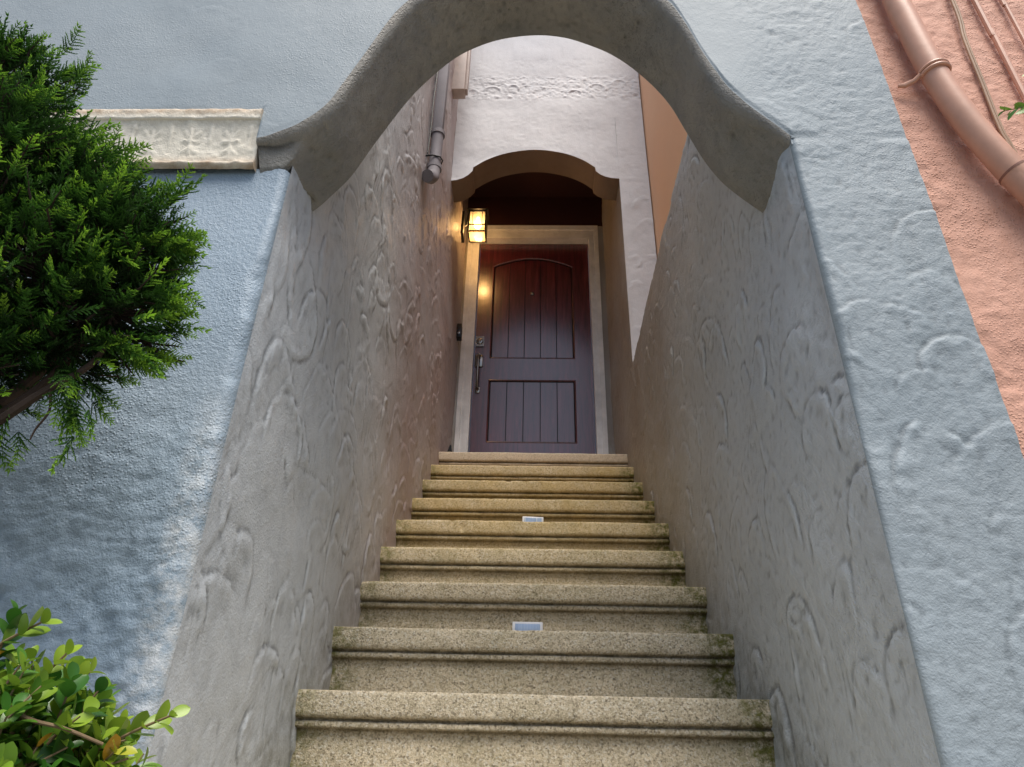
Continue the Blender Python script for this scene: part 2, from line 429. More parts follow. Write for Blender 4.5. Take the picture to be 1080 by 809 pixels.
# ------------------------------------------------------------------ street wall with ogee arch
def interp(pts, x):
    p = np.array(pts); return np.interp(x, p[:, 0], p[:, 1])
def catmull(pts, n=12):
    p = [np.array(q, float) for q in pts]; p = [2*p[0]-p[1]] + p + [2*p[-1]-p[-2]]; out = []
    for i in range(1, len(p)-2):
        for k in range(n):
            t = k/n; out.append(.5*((2*p[i]) + (-p[i-1]+p[i+1])*t + (2*p[i-1]-5*p[i]+4*p[i+1]-p[i+2])*t*t + (-p[i-1]+3*p[i]-3*p[i+1]+p[i+2])*t**3))
    out.append(p[-2]); return np.array(out)
arch_back = catmull([(-.535,1.205),(-.522,1.220),(-.503,1.248),(-.458,1.322),(-.415,1.432),(-.345,1.597),(-.288,1.696),(-.228,1.776),(-.165,1.828),(-.09,1.863),(0,1.877),
                     (.075,1.866),(.135,1.838),(.200,1.795),(.256,1.737),(.312,1.656),(.352,1.575),(.384,1.475),(.415,1.380),(.450,1.305),(.490,1.252),(.535,1.203)], 8)
arch_front = catmull([(-.604,1.204),(-.565,1.212),(-.512,1.243),(-.458,1.305),(-.419,1.405),(-.355,1.590),(-.300,1.700),(-.232,1.790),(-.165,1.838),(-.09,1.870),(0,1.884),
                      (.075,1.873),(.135,1.845),(.200,1.802),(.262,1.745),(.318,1.652),(.352,1.560),(.380,1.455),(.410,1.368),(.446,1.310),(.490,1.262),(.535,1.203)], 8)
arch_mid = arch_back.copy()
nA = len(arch_back)
# second rail: front lower lip on the left where the ogee dies into the set-back wall
w = np.clip((-.500 - arch_front[:, 0])/.10, 0, 1)
arch_lip = np.stack([arch_front[:, 0]*1.0 + w*.010, arch_front[:, 1] - smooth3(-arch_front[:, 0], .505, .560)*.056], 1)

hf = HMap(-2.0, .85, -.3, 2.8, .004, 3)
A_, B_ = np.meshgrid(hf.A, hf.B, indexing='ij')
pill = smooth3(A_, .45, .56)
hf.fbm([(.35, .0028), (.12, .0012)])
hf.fbm([(.03, .0003), (.010, .00035)], .30+pill*1.2)
hf.trowel(.13, (.04, .09), .0034, mask=.10+.8*pill*(.35+.65*smooth3(1.3-B_, 0, .7)), rot=40)
hf.swipe(50, amp=.0007, mask=.4+.6*pill)
hl = HMap(-2.0, -.5, -.5, 1.2, .004, 4)
A_, B_ = np.meshgrid(hl.A, hl.B, indexing='ij')
low = smooth3(.75-B_, 0, .55)
hl.fbm([(.4, .006), (.16, .0012)]); hl.fbm([(.035, .0016), (.014, .0011), (.008, .0007)], .10+low)
hl.swipe(90, (.1, .3), (.03, .08), .0016, (-70, 40), low)
hl.trowel(.22, (.07, .15), .0035, (1, 1.6), 70, low*.7)

front = empty('street_wall', (.3, DF, GZ), 'pale blue grey stucco street wall pierced by the curved arch over the steps', 'wall')
def fdisp(x, z):
    # relief fades out at the borders so that neighbouring patches meet
    return hf.sample(x, z)
# (a) upper face: one column per x, running from the arch curve up to the coping
xs = np.unique(np.concatenate([spaced([(-3.2, -1.5, .1), (-1.5, -.6045, .006)]), arch_front[:, 0], spaced([(-.604, .547, .005)]), spaced([(.547, .775, .005)])]))
rad = .012
def lb(x):
    r = np.interp(x, arch_front[:, 0], arch_front[:, 1])
    g = np.gradient(np.interp(np.linspace(-.604, .535, 400), arch_front[:, 0], arch_front[:, 1]), (.604+.535)/399)
    s = np.interp(x, np.linspace(-.604, .535, 400), g)
    r = r + (rad + .008*smooth3(.50-x, 0, .06)*smooth3(x+.604, 0, .05))*np.minimum(np.sqrt(1+s*s), 2.6)
    r = np.where(x > .535, 1.203+rad, r)
    return np.where(x < -.6042, 1.30, r)
tz = np.concatenate([np.linspace(0, 1, 150)])
Lb = lb(xs); vis = 1.86
Z = np.zeros((len(xs), 175))
for i in range(len(xs)):
    a = Lb[i]; b = max(vis, a+.08)
    kz = max(1.345, a+.02)
    Z[i, :40] = np.linspace(a, kz, 40); Z[i, 39:150] = np.linspace(kz, max(b, kz+.05), 111); b = Z[i, 149]; Z[i, 150:] = np.linspace(b, WT, 26)[1:]
X = np.repeat(xs[:, None], 175, 1)
edge = smooth3(Z-Lb[:, None], 0, .02)
Y = DF - fdisp(X, Z)*edge
V = np.stack([X, Y, Z], 2).reshape(-1, 3); F = gridfaces(len(xs), 175)
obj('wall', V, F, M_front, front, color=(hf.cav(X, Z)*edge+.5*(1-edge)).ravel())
# top and back of the wall as a closed body
mb = MB()
_t = np.gradient(arch_back, axis=0); _t /= np.linalg.norm(_t, axis=1)[:, None]
bk = [(float(a), float(b)) for a, b in (arch_back + np.stack([-_t[:, 1], _t[:, 0]], 1)*.024)]
bk = [q for q in bk if q[1] > 1.24]

mb.prism([(-3.2, 1.30), (-3.2, WT-.002), (.773, WT-.002), (.773, 1.215), (.545, 1.215)] + [(a, b) for a, b in bk[::-1]] + [(-.60, 1.30)], DF+.022, DB)
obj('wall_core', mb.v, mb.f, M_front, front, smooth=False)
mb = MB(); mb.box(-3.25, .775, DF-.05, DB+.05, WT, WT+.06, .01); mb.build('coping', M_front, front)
# (b) arch soffit, lofted from the face to the back of the wall, with a rounded arris
def offs(c, d):
    t = np.gradient(c, axis=0); t /= np.linalg.norm(t, axis=1)[:, None]
    return c + np.stack([-t[:, 1], t[:, 0]], 1)*d
rails = []
C0 = arch_front
n0 = np.stack([C0[:, 0], lb(C0[:, 0])-0.0], 1)
hs = HMap(0, 2.2, 0, .3, .004, 9); hs.fbm([(.09, .004), (.03, .002), (.012, .0011)]); hs.swipe(30, (.1, .25), (.02, .05), .001, (-20, 20))
arcl = np.concatenate([[0], np.cumsum(np.linalg.norm(np.diff(C0, axis=0), axis=1))])
s_f = np.linspace(0, arcl[-1], 420)
rs = lambda c: np.stack([np.interp(s_f, arcl, c[:, 0]), np.interp(s_f, arcl, c[:, 1])], 1)
n0, c0, cl, cb = rs(n0), rs(C0), rs(arch_lip), rs(arch_back)
n0[:, 1] = lb(n0[:, 0])
ed_ = .014 + .009*smooth3(.50-c0[:, 0], 0, .06)*smooth3(c0[:, 0]+.604, 0, .05)
seq = [(n0, DF+0*ed_), (n0*.62+c0*.38, DF+.12*ed_), (n0*.29+c0*.71, DF+.33*ed_), (n0*.08+c0*.92, DF+.64*ed_), (c0, DF+ed_)]
for k in range(1, 5): seq.append((c0*(1-k/4)+cl*(k/4), DF+ed_+(DL+.01-DF-ed_)*k/4))
N = 34
for k in range(1, N+1): seq.append((cl*(1-k/N)+cb*(k/N), DL+.01+(DB+.002-DL-.01)*k/N))
P = np.zeros((len(seq), len(s_f), 3))
for i, (c, d) in enumerate(seq):
    dz = hs.sample(s_f, np.zeros_like(s_f)+(d-DF))*smooth3(np.array(d), DF+.005, DF+.03)*smooth3(np.array(DB-d), -.001, .02)
    o = offs(c, 1.0)-c
    P[i, :, 0] = c[:, 0] - o[:, 0]*dz*0; P[i, :, 1] = d; P[i, :, 2] = c[:, 1] - dz
obj('soffit', P.reshape(-1, 3), gridfaces(len(seq), len(s_f)), M_soffit, front)
# (c) right pier: face, rounded corner
xs2 = xs[xs >= .5469]; zs2 = spaced([(GZ, -.05, .08), (-.05, 1.203+rad, .004)])
X, Z = np.meshgrid(xs2, zs2, indexing='ij')
edge = smooth3(X, .547, .575)*smooth3(Z-(1.203+rad), 0, .0) if False else smooth3(X, .547, .57)
top_e = smooth3(X, .547, .57)
# blend with the upper patch: the upper patch fades out at its lower border, so fade here too close to it
fade = smooth3(1.215-Z, 0, .02)
Y = DF - hf.sample(X, Z)*fade
# a shallow raised margin along the outer edge of the pier
Y = Y - .004*smooth3(X, .712, .720)*fade
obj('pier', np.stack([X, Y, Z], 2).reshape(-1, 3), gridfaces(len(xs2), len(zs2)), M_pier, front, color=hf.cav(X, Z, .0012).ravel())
cor = []
for k in range(6):
    a = k/5*math.pi/2
    cor.append((.547-.012*math.sin(a), DF+.012-.012*math.cos(a)))
wob = HMap(-1.3, 1.4, 0, .1, .01, 12); wob.fbm([(.06, .0012), (.02, .0006)])
V = []
for (x, y) in cor:
    for z in zs2: V.append((x, y - float(hf.sample(.547, z))*float(smooth3(np.array(1.215-z), 0, .02))*(DF+.012-y)/.012, z))
V = np.array(V)
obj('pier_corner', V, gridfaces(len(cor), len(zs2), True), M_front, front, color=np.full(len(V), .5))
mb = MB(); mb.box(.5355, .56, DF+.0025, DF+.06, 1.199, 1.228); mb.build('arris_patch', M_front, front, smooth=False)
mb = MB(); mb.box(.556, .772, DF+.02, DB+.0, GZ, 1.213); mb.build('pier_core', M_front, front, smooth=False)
# (d) lower left wall with the jamb corner
xs3 = spaced([(-3.2, -1.3, .1), (-1.3, -.56, .0045)]); zs3 = spaced([(GZ, -.1, .08), (-.1, 1.16, .0045)])
X, Z = np.meshgrid(xs3, zs3, indexing='ij')
Y = DL - hl.sample(X, Z)
bul = .010*smooth3(.7-Z, 0, .6)*smooth3(-X, .62, .9)
Y = Y - bul
V = np.stack([X, Y, Z], 2)
rows = [V]
cr = .025
for k in range(1, 9):
    a = k/8*math.pi/2
    he = hl.sample(np.full_like(zs3, -.56), zs3)*(1-k/8)
    ww = wob.sample(zs3, np.full_like(zs3, .05))*math.sin(2*a)*1.6*smooth3(1.12-zs3, 0, .15)
    rows.append(np.stack([np.full_like(zs3, -.56+cr*math.sin(a))+ww, np.full_like(zs3, DL+cr-cr*math.cos(a))-ww-he, zs3], 1)[None])
V = np.concatenate(rows, 0)
obj('lower_wall', V.reshape(-1, 3), gridfaces(V.shape[0], V.shape[1]), M_front_low, front, color=np.concatenate([hl.cav(X, Z, .0014), np.full((8, len(zs3)), .5)], 0).ravel())
mb = MB(); mb.box(-3.2, -.57, DL+.03, DB, GZ, 1.29); mb.build('lower_wall_core', M_front_low, front, smooth=False)
# (e) cream cornice with moulded relief
cu = spaced([(-3.2, -1.35, .1), (-1.35, -.6045, .003)])
prof = catmull([(DL-.001,1.150),(DL-.009,1.152),(DL-.013,1.156),(DL-.013,1.161),(DL-.008,1.166),(DL-.009,1.190),(DL-.013,1.220),(DL-.020,1.250),(DL-.027,1.268),(DL-.032,1.272),(DL-.034,1.278),(DL-.035,1.298),(DF+.004,1.303)], 7)
hc = HMap(-1.4, -.55, 1.14, 1.31, .0025, 21)
A_, B_ = np.meshgrid(hc.A, hc.B, indexing='ij'); band = smooth3(B_, 1.168, 1.18)*smooth3(1.266-B_, 0, .012)
rg = np.random.default_rng(5); Hc = np.zeros_like(A_)
def seg(H, x0, z0, x1, z1, w, a):
    dx, dz = x1-x0, z1-z0; t = np.clip(((A_-x0)*dx+(B_-z0)*dz)/(dx*dx+dz*dz), 0, 1)
    d = np.hypot(A_-x0-t*dx, B_-z0-t*dz); return np.maximum(H, a*np.exp(-(d/w)**2))
for i in range(9):
    c = -.665-.088*i; zc = 1.218
    for (a, b, e, f) in [(c, zc-.03, c, zc+.03), (c-.018, zc, c+.018, zc), (c-.016, zc+.026, c-.004, zc+.012), (c+.016, zc+.026, c+.004, zc+.012), (c-.014, zc-.03, c+.002, zc-.016), (c+.014, zc-.03, c-.002, zc-.016), (c+.043, zc+.038, c+.040, zc-.005)]:
        j = rg.normal(0, .0015, 4); Hc = seg(Hc, a+j[0], b+j[1], e+j[2], f+j[3], .0030, .0032*rg.uniform(.6, 1.1))
hc.H = Hc*band; hc.fbm([(.02, .0008), (.007, .0004)])
X = np.repeat(cu[:, None], len(prof), 1); Yp = np.repeat(prof[None, :, 0], len(cu), 0); Zp = np.repeat(prof[None, :, 1], len(cu), 0)
Yp = Yp - hc.sample(X, Zp)*smooth3(X, -1.36, -1.33)
# the end is cut on a slant
X = X - smooth3(X, -.66, -.6045)*(.010*(1.300-Zp)/.15*-1)*0
V = np.stack([X, Yp, Zp], 2).reshape(-1, 3)
b = len(prof); Fc = [tuple(q) for q in gridfaces(len(cu), b)]
Vl = [tuple(p) for p in V]; k0 = (len(cu)-1)*b
Vl.append((-.6045, DL+.02, 1.150)); Vl.append((-.6045, DL+.02, 1.303)); ia = len(Vl)-2
Fc.append(tuple([k0+i for i in range(b)] + [ia+1, ia]))
obj('cornice', Vl, Fc, M_cream, front, autoang=50)

# ------------------------------------------------------------------ left wall of the passage (side of the house)
house = empty('house_side_wall', (-.535, 1.2, GZ), 'tall taupe stucco wall with looping trowel marks on the left of the steps', 'wall')
hw_ = HMap(1.05, 4.45, -.6, 4.6, .005, 31)
hw_.fbm([(.35, .004), (.13, .0018), (.03, .0004)])
A_, B_ = np.meshgrid(hw_.A, hw_.B, indexing='ij')
hw_.trowel(.130, (.04, .11), .0036, (1.1, 2.4), 28, mask=.85+.35*smooth3(A_, 1.35, 1.9))
hw_.trowel(.23, (.09, .17), .0032, (1.0, 1.8), 60)
hw_.swipe(520, (.06, .3), (.012, .05), .0016, (25, 120))
ds = spaced([(DL+.025, 3.5, .0062), (3.5, 4.45, .02)]); zz = spaced([(GZ, -.3, .1), (-.3, 4.5, .0085), (4.5, 4.85, .1)])
X, Z = np.meshgrid(ds, zz, indexing='ij')
H = hw_.sample(X, Z)*smooth3(X, DL+.025, DL+.06)*smooth3(4.6-Z, 0, .1)
V = np.stack([-HW + H, X, Z], 2).reshape(-1, 3)
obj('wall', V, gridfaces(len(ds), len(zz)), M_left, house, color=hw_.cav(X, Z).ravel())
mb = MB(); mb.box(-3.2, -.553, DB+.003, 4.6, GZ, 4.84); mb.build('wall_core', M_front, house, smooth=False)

# ------------------------------------------------------------------ right wall of the passage (parapet)
par = empty('passage_wall', (.6, 2.2, GZ), 'warm grey trowelled stucco wall with a level top on the right of the steps', 'wall')
hr = HMap(1.0, 4.45, -.6, 4.4, .005, 41)
hr.fbm([(.35, .004), (.13, .0018), (.03, .0006), (.012, .0004)])
hr.trowel(.140, (.035, .09), .0040, (1.1, 2.4), 25)
hr.trowel(.23, (.07, .13), .0022, (1.0, 1.8), 45)
hr.swipe(340, (.06, .25), (.012, .04), .0013, (30, 130))
ds = spaced([(DF+.012, 3.3, .006), (3.3, D2+.001, .01)]); zz = spaced([(GZ, -.3, .1), (-.3, HT-.012, .0075)])
X, Z = np.meshgrid(ds, zz, indexing='ij')
fx = smooth3(X, DF+.012, DF+.045)*smooth3(D2-X, 0, .03)
CV = np.concatenate([hr.cav(X, Z), np.full((len(ds), 6), .5)], 1)
V = np.stack([HW - hr.sample(X, Z)*fx, X, Z], 2)
tp = [V]
colz = []
for k in range(1, 6):
    a = k/5*math.pi/2
    base = V[:, -1, :].copy(); base[:, 0] += .012*(1-math.cos(a)); base[:, 2] += .012*math.sin(a); colz.append(base[:, None, :])
last = V[:, -1, :].copy(); last[:, 0] = .775; last[:, 2] = HT; colz.append(last[:, None, :])
V = np.concatenate([V] + colz, 1)
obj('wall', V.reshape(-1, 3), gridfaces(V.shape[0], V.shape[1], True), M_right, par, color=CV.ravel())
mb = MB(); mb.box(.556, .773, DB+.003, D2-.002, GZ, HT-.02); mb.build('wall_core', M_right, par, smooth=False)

# ------------------------------------------------------------------ porch: inner arched wall, recess
porch = empty('porch', (0, D2, LAND), 'lavender grey stucco porch front with a shouldered arch over the door recess', 'porch')
a2 = [(-.535,3.388),(-.500,3.394),(-.462,3.410),(-.428,3.438),(-.402,3.474),(-.398,3.507)]
a2c = catmull([(-.398,3.507),(-.316,3.573),(-.213,3.626),(-.10,3.657),(0,3.667),(.10,3.657),(.215,3.624),(.312,3.571),(.385,3.507)], 8)
a2r = [(.389,3.474),(.415,3.445),(.450,3.424),(.490,3.412),(.535,3.408)]
A2 = np.array(a2[:-1] + [tuple(p) for p in a2c] + a2r)
hp = HMap(-.6, .8, 2.0, 5.7, .005, 51)
hp.fbm([(.3, .003), (.08, .001), (.02, .0004)])
A_, B_ = np.meshgrid(hp.A, hp.B, indexing='ij')
bandm = smooth3(B_, 4.14, 4.18)*smooth3(4.42-B_, 0, .04)
hp.fbm([(.03, .0016), (.012, .0012)], bandm); hp.trowel(.16, (.04, .08), .003, (1, 1.8), 30, smooth3(A_, .5, .56)*smooth3(3.6-B_, 0, .3))
for cx_, cz_, rr in [(-.30,4.24,.055),(-.16,4.27,.04),(.27,4.20,.05),(.42,4.25,.065),(.58,4.31,.05),(-.44,4.22,.04)]:
    d = np.hypot(A_-cx_, B_-cz_)-rr; hp.H += .005*np.exp(-(d/.007)**2)*smooth3(B_-cz_, -.01, .02)
xs4 = np.unique(np.concatenate([spaced([(-HW, HW, .008)]), A2[:, 0], spaced([(HW, .721, .008)])]))
nz4 = 250; X = np.repeat(xs4[:, None], nz4, 1); Z = np.zeros_like(X)
for i, x in enumerate(xs4):
    lo = np.interp(x, A2[:, 0], A2[:, 1]) if x <= HW else None
    if x > HW + 1e-6: lo = 3.408
    b = max(4.6, lo); Z[i, :230] = np.linspace(lo, b, 230); Z[i, 230:] = np.linspace(b, 5.6, 21)[1:]
e = smooth3(Z - Z[:, :1], 0, .03)
Y = D2 - hp.sample(X, Z)*e
obj('arch_wall', np.stack([X, Y, Z], 2).reshape(-1, 3), gridfaces(len(xs4), nz4), M_porch, porch)
xs5 = xs4[xs4 >= HW-1e-6]; zs5 = spaced([(HT-.15, 3.408, .008)])
X, Z = np.meshgrid(xs5, zs5, indexing='ij')
Y = D2 - hp.sample(X, Z)*smooth3(3.408-Z, 0, .03)*smooth3(X, HW, .55)
obj('pilaster', np.stack([X, Y, Z], 2).reshape(-1, 3), gridfaces(len(xs5), len(zs5)), M_porch, porch)
# soffit with the two vertical breaks where the shoulders start
rows = 16; P = []
for k in range(rows):
    d = D2 + .195*k/(rows-1)
    P.append(np.stack([A2[:, 0], np.full(len(A2), d), A2[:, 1]], 1))
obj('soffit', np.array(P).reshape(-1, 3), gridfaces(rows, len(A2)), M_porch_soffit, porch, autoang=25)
mb = MB()
mb.prism([(-HW, 5.6), (.715, 5.6), (.715, 3.42), (.535, 3.42)] + [(float(a), float(b)+.003) for a, b in A2[::-1]], D2+.012, D2+.195)
mb.box(.556, .719, D2+.012, 4.55, GZ, 3.42)
mb.build('wall_core', M_porch, porch, smooth=False)
# right side wall of the recess
ds = spaced([(D2, 4.40, .011)]); zz = spaced([(GZ+1.2, 4.2, .011)])
X, Z = np.meshgrid(ds, zz, indexing='ij')
V = np.stack([HW - hr.sample(X, Z)*smooth3(X, D2, D2+.03), X, Z], 2)
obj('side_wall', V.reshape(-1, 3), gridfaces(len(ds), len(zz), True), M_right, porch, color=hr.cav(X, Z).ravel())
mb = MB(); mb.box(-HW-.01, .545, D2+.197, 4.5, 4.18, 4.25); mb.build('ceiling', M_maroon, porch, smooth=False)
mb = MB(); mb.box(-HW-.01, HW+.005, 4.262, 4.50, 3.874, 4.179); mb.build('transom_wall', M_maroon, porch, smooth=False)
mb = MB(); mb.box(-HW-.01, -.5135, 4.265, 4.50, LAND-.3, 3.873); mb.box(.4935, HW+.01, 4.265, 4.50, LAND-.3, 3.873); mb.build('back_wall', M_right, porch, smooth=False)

# ------------------------------------------------------------------ stairs
stairs = empty('staircase', (0, SD, GZ), 'worn exposed aggregate concrete stairs with moulded nosings and mossy ends', 'stairs')
# profile: (depth behind the nose, height below the tread, darkening)
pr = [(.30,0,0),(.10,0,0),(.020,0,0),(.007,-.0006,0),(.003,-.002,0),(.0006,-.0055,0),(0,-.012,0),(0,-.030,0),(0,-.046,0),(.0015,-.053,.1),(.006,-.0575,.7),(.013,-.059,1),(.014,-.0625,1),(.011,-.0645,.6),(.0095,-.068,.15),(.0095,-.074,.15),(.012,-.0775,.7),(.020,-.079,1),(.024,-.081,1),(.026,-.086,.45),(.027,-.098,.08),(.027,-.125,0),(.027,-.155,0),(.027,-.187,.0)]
def make_step(i, xw):
    D = SD + RUN*i; T = SZ + RISE*i
    xsn = np.linspace(-xw, xw, 170); rg = np.random.default_rng(100+i)
    nn = vnoise((170, 40), 9, rg)*.0011 + vnoise((170, 40), 3, rg)*.0006 + vnoise((170, 40), 30, rg)*.0016
    chip = np.clip(vnoise((170, 40), 3.5, rg)-1.35, 0, 2)*.004
    V = np.zeros((170, len(pr), 3)); C = np.zeros((170, len(pr)))
    for j, (d, h, g) in enumerate(pr):
        V[:, j, 0] = xsn
        if j == 0: dd = RUN+.05 
        else: dd = d
        ed = 1 if 2 < j < 12 else 0
        V[:, j, 1] = D + dd + (nn[:, j] + chip[:, j]*ed)*(j > 1)
        V[:, j, 2] = T + h - (chip[:, j]*ed*.6 if j < 9 else 0) + nn[:, 20+j % 5]*.25*(j > 0)
        C[:, j] = g
    # end moss/grime is done in the material
    Vf = V.reshape(-1, 3); Ff = gridfaces(170, len(pr))
    return Vf, Ff, C.ravel()
first = -6
lab = {}
for i in range(first, 9):
    V, F, C = make_step(i, .549 if i >= -3 else .70)
    if i == 8:
        V = V.copy(); V.reshape(170, len(pr), 3)[:, 0, 1] = 4.42
    V = np.asarray(V)
    o = obj('landing' if i == 8 else 'step', V, F, M_step, stairs, autoang=60, color=C)
mb = MB()
for i in range(first, -3):   # sides of the open lower steps
    D = SD+RUN*i+.03; T = SZ+RISE*i-.004
    mb.box(-.70, .70, D, 1.06, GZ, T) if False else None
mb.box(-.699, .699, SD+RUN*(-4)+.032, 1.058, GZ, SZ+RISE*(-4)-.006)
mb.box(-.6985, .6985, SD+RUN*(-5)+.032, SD+RUN*(-4)+.031, GZ, SZ+RISE*(-5)-.006)
mb.box(-.698, .698, SD+RUN*(-6)+.032, SD+RUN*(-5)+.031, GZ, SZ+RISE*(-6)-.006)
mb.build('flight_core', M_step, stairs, smooth=False)

# ------------------------------------------------------------------ solar step lights
def step_light(x, i, rz, lab, off, hh):
    D = SD + RUN*i + off; T = SZ + RISE*i
    t = empty('step_light', (x, D-.024, T+.0005), lab, 'step light', 'solar lights on the stair treads')
    m = MB(); m.box(x-.044, x+.044, D-.046, D-.002, T+.001, T+.012, .003)
    m.box(x-.044, x+.044, D-.014, D-.002, T+.011, T+hh, .003); m.build('housing', M_white, t)
    m = MB(); m.box(x-.036, x+.036, D-.0165, D-.0135, T+.018, T+hh-.006, .001); m.build('solar_panel', M_solar, t)
    t.rotation_euler.z = rz
    return t
step_light(-.012, 1, 0, 'white framed solar light with a blue panel on the second visible tread', .14, .046)
step_light(.004, 4, R(5), 'slightly turned white solar light on the fifth visible tread higher up', .11, .051)

# ------------------------------------------------------------------ front door
DD = 4.33
door = empty('front_door', (0, DD, LAND), 'closed dark mahogany plank front door in a cream moulded frame', 'door')
x0, x1, zb, zt = -.419, .416, LAND+.012, 3.745
px0, px1 = -.312, .297
m = MB()
def ring(outer, inner, y, H):
    n = len(outer); m.add([(a, y, b) for a, b in outer] + [(a, y, b) for a, b in inner], [(i, (i+1) % n, (i+1) % n+n, i+n) for i in range(n)])
up_arch = [(px0 + (px1-px0)*k/16, 3.522 + .085*math.sin(math.pi*(k/16))**.9) for k in range(17)]
# slab pieces: stiles and rails stand 9 mm proud of the panels
m.box(x0, px0, DD, DD+.044, zb, zt); m.box(px1, x1, DD, DD+.044, zb, zt)
m.box(px0, px1, DD, DD+.044, zb, 2.030); m.box(px0, px1, DD, DD+.044, 2.515, 2.690)
poly = [(px0, zt), (px1, zt)] + up_arch[::-1]
m.prism(poly, DD, DD+.044)
m.build('leaf', M_wood, door, smooth=False)
def panel(z0, zfun):
    mm = MB(); w = (px1-px0-.028)/5
    for k in range(5):
        a = px0+.014+w*k; b = a+w
        pa, pb = a+.0028, b-.0028
        za, zb_ = zfun(pa), zfun(pb)
        mm.prism([(pa, z0), (pb, z0)] + [(pb-(pb-pa)*j/4, zfun(pb-(pb-pa)*j/4)) for j in range(5)], DD+.010, DD+.030)
    return mm
arf = lambda x: 3.505 + .085*math.sin(math.pi*np.clip((x-px0)/(px1-px0), 0, 1))**.9
panel(2.705, arf).build('panel', M_wood, door, smooth=False)
panel(2.044, lambda x: 2.501).build('panel', M_wood, door, smooth=False)
m = MB(); m.box(px0, px1, DD+.022, DD+.028, 2.030, 2.515); m.box(px0, px1, DD+.022, DD+.028, 2.69, 3.62); m.build('groove_backing', M_groove, door, smooth=False)
def molding(path, closed=True):
    mm = MB(); n = len(path)
    mm.tube([(a, DD+.002, b) for a, b in path], .0055, 8); return mm
m = MB()
for path in ([(px0+.004,2.034),(px1-.004,2.034),(px1-.004,2.511),(px0+.004,2.511),(px0+.004,2.034)],
             [(px0+.004, 3.518),(px0+.004,2.694),(px1-.004,2.694),(px1-.004,3.518)]):
    for a, b in zip(path[:-1], path[1:]): m.tube([(a[0], DD+.004, a[1]), (b[0], DD+.004, b[1])], .006, 8)
m.tube([(a, DD+.004, b-.004) for a, b in up_arch], .006, 8)
m.build('panel_moulding', M_wood, door)
# casing: stepped profile around the opening, jamb reveal behind
m = MB(); yf = DD-.075
ox0, ox1, oz = -.512, .492, 3.872
ix0, ix1, iz = x0-.004, x1+.004, zt+.004
def casing_piece(o0, o1, y0, y1, zo, i0, i1, zi):
    m.add([(o0,y0,LAND),(o0,y0,zo),(o1,y0,zo),(o1,y0,LAND),(i0,y0,LAND),(i0,y0,zi),(i1,y0,zi),(i1,y0,LAND),
           (o0,y1,LAND),(o0,y1,zo),(o1,y1,zo),(o1,y1,LAND),(i0,y1,LAND),(i0,y1,zi),(i1,y1,zi),(i1,y1,LAND)],
          [(0,1,5,4),(1,2,6,5),(2,3,7,6),(8,12,13,9),(9,13,14,10),(10,14,15,11),(0,8,9,1),(1,9,10,2),(2,10,11,3),(4,5,13,12),(5,6,14,13),(6,7,15,14)])
casing_piece(ox0, ox1, yf, DD+.068, oz, ox0+.030, ox1-.030, oz-.040)
casing_piece(ox0+.0301, ox1-.0301, yf+.014, DD+.067, oz-.0401, ox0+.052, ox1-.052, oz-.070)
casing_piece(ox0+.0521, ox1-.0521, yf+.006, DD+.066, oz-.0701, ix0, ix1, iz)
m.build('door_frame', M_casing, door, smooth=False)
m = MB(); m.box(ix0, ix1, DD-.05, DD+.06, LAND+.001, LAND+.011); m.build('threshold', M_steel, door, smooth=False)
# deadbolt
m = MB(); bx = -.385
m.prism([(bx-.030, 2.785), (bx+.030, 2.785), (bx+.033, 2.82), (bx+.030, 2.872), (bx-.030, 2.872), (bx-.033, 2.82)], DD-.010, DD)
m.lathe((bx, DD-.009, 2.825), (0,-1,0), [(.026,0),(.024,.006),(.019,.010),(.012,.011),(.006,.007)], 24)
m.build('deadbolt', M_steel, door, ang=30)
m = MB()
m.box(bx-.029, bx+.029, DD-.009, DD, 2.615, 2.715, .006)
m.build('handle_plate', M_steel, door)
m = MB()
m.tube([(bx, DD-.008, 2.680), (bx, DD-.040, 2.686), (bx, DD-.058, 2.668), (bx, DD-.064, 2.62), (bx, DD-.064, 2.53), (bx, DD-.060, 2.46), (bx, DD-.045, 2.435), (bx, DD-.008, 2.432)], [.010,.011,.011,.010,.009,.010,.011,.012], 12)
m.box(bx-.017, bx+.017, DD-.008, DD, 2.405, 2.455, .004)
m.box(bx-.012, bx+.012, DD-.034, DD-.008, 2.700, 2.708, .002)
m.build('handle', M_steel, door)
m = MB(); m.lathe((-.012, DD+.010, 3.27), (0,-1,0), [(.014,0),(.013,.006),(.008,.010),(.004,.011)], 16)
m.box(-.026, .002, DD+.001, DD+.009, 3.252, 3.258, .001); m.build('peephole', M_steel, door)

# ------------------------------------------------------------------ wall lantern (lit)
LX, LY, LZ = -.413, 3.955, 3.49
lan = empty('wall_lantern', (-HW, LY, LZ), 'lit black box lantern with amber glass on the left porch wall', 'lantern')
m = MB(); m.box(-HW-.01, -.508, LY-.055, LY+.055, 3.475, 3.690, .006); m.build('back_plate', M_black, lan)
m = MB()
m.tube([(-.510, LY, 3.585), (-.495, LY, 3.60), (-.488, LY, 3.66), (-.475, LY, 3.705), (-.44, LY, 3.722), (LX, LY, 3.722)], .008, 10); m.build('arm', M_black, lan)
hx, hy = .060, .060; zl, zh = LZ, 3.685
m = MB(); bt = .006
for sx in (-1, 1):
    for sy in (-1, 1): m.box(LX+sx*hx-bt, LX+sx*hx+bt, LY+sy*hy-bt, LY+sy*hy+bt, zl, zh, .0015)
for z, h in ((zl, .005), (zh-.004, .005), (zl+.062, .003)):
    for s in (-1, 1):
        m.box(LX-hx+bt, LX+hx-bt, LY+s*hy-.004, LY+s*hy+.004, z-h, z+h); m.box(LX+s*hx-.004, LX+s*hx+.004, LY-hy+bt, LY+hy-bt, z-h+.0003, z+h-.0003)
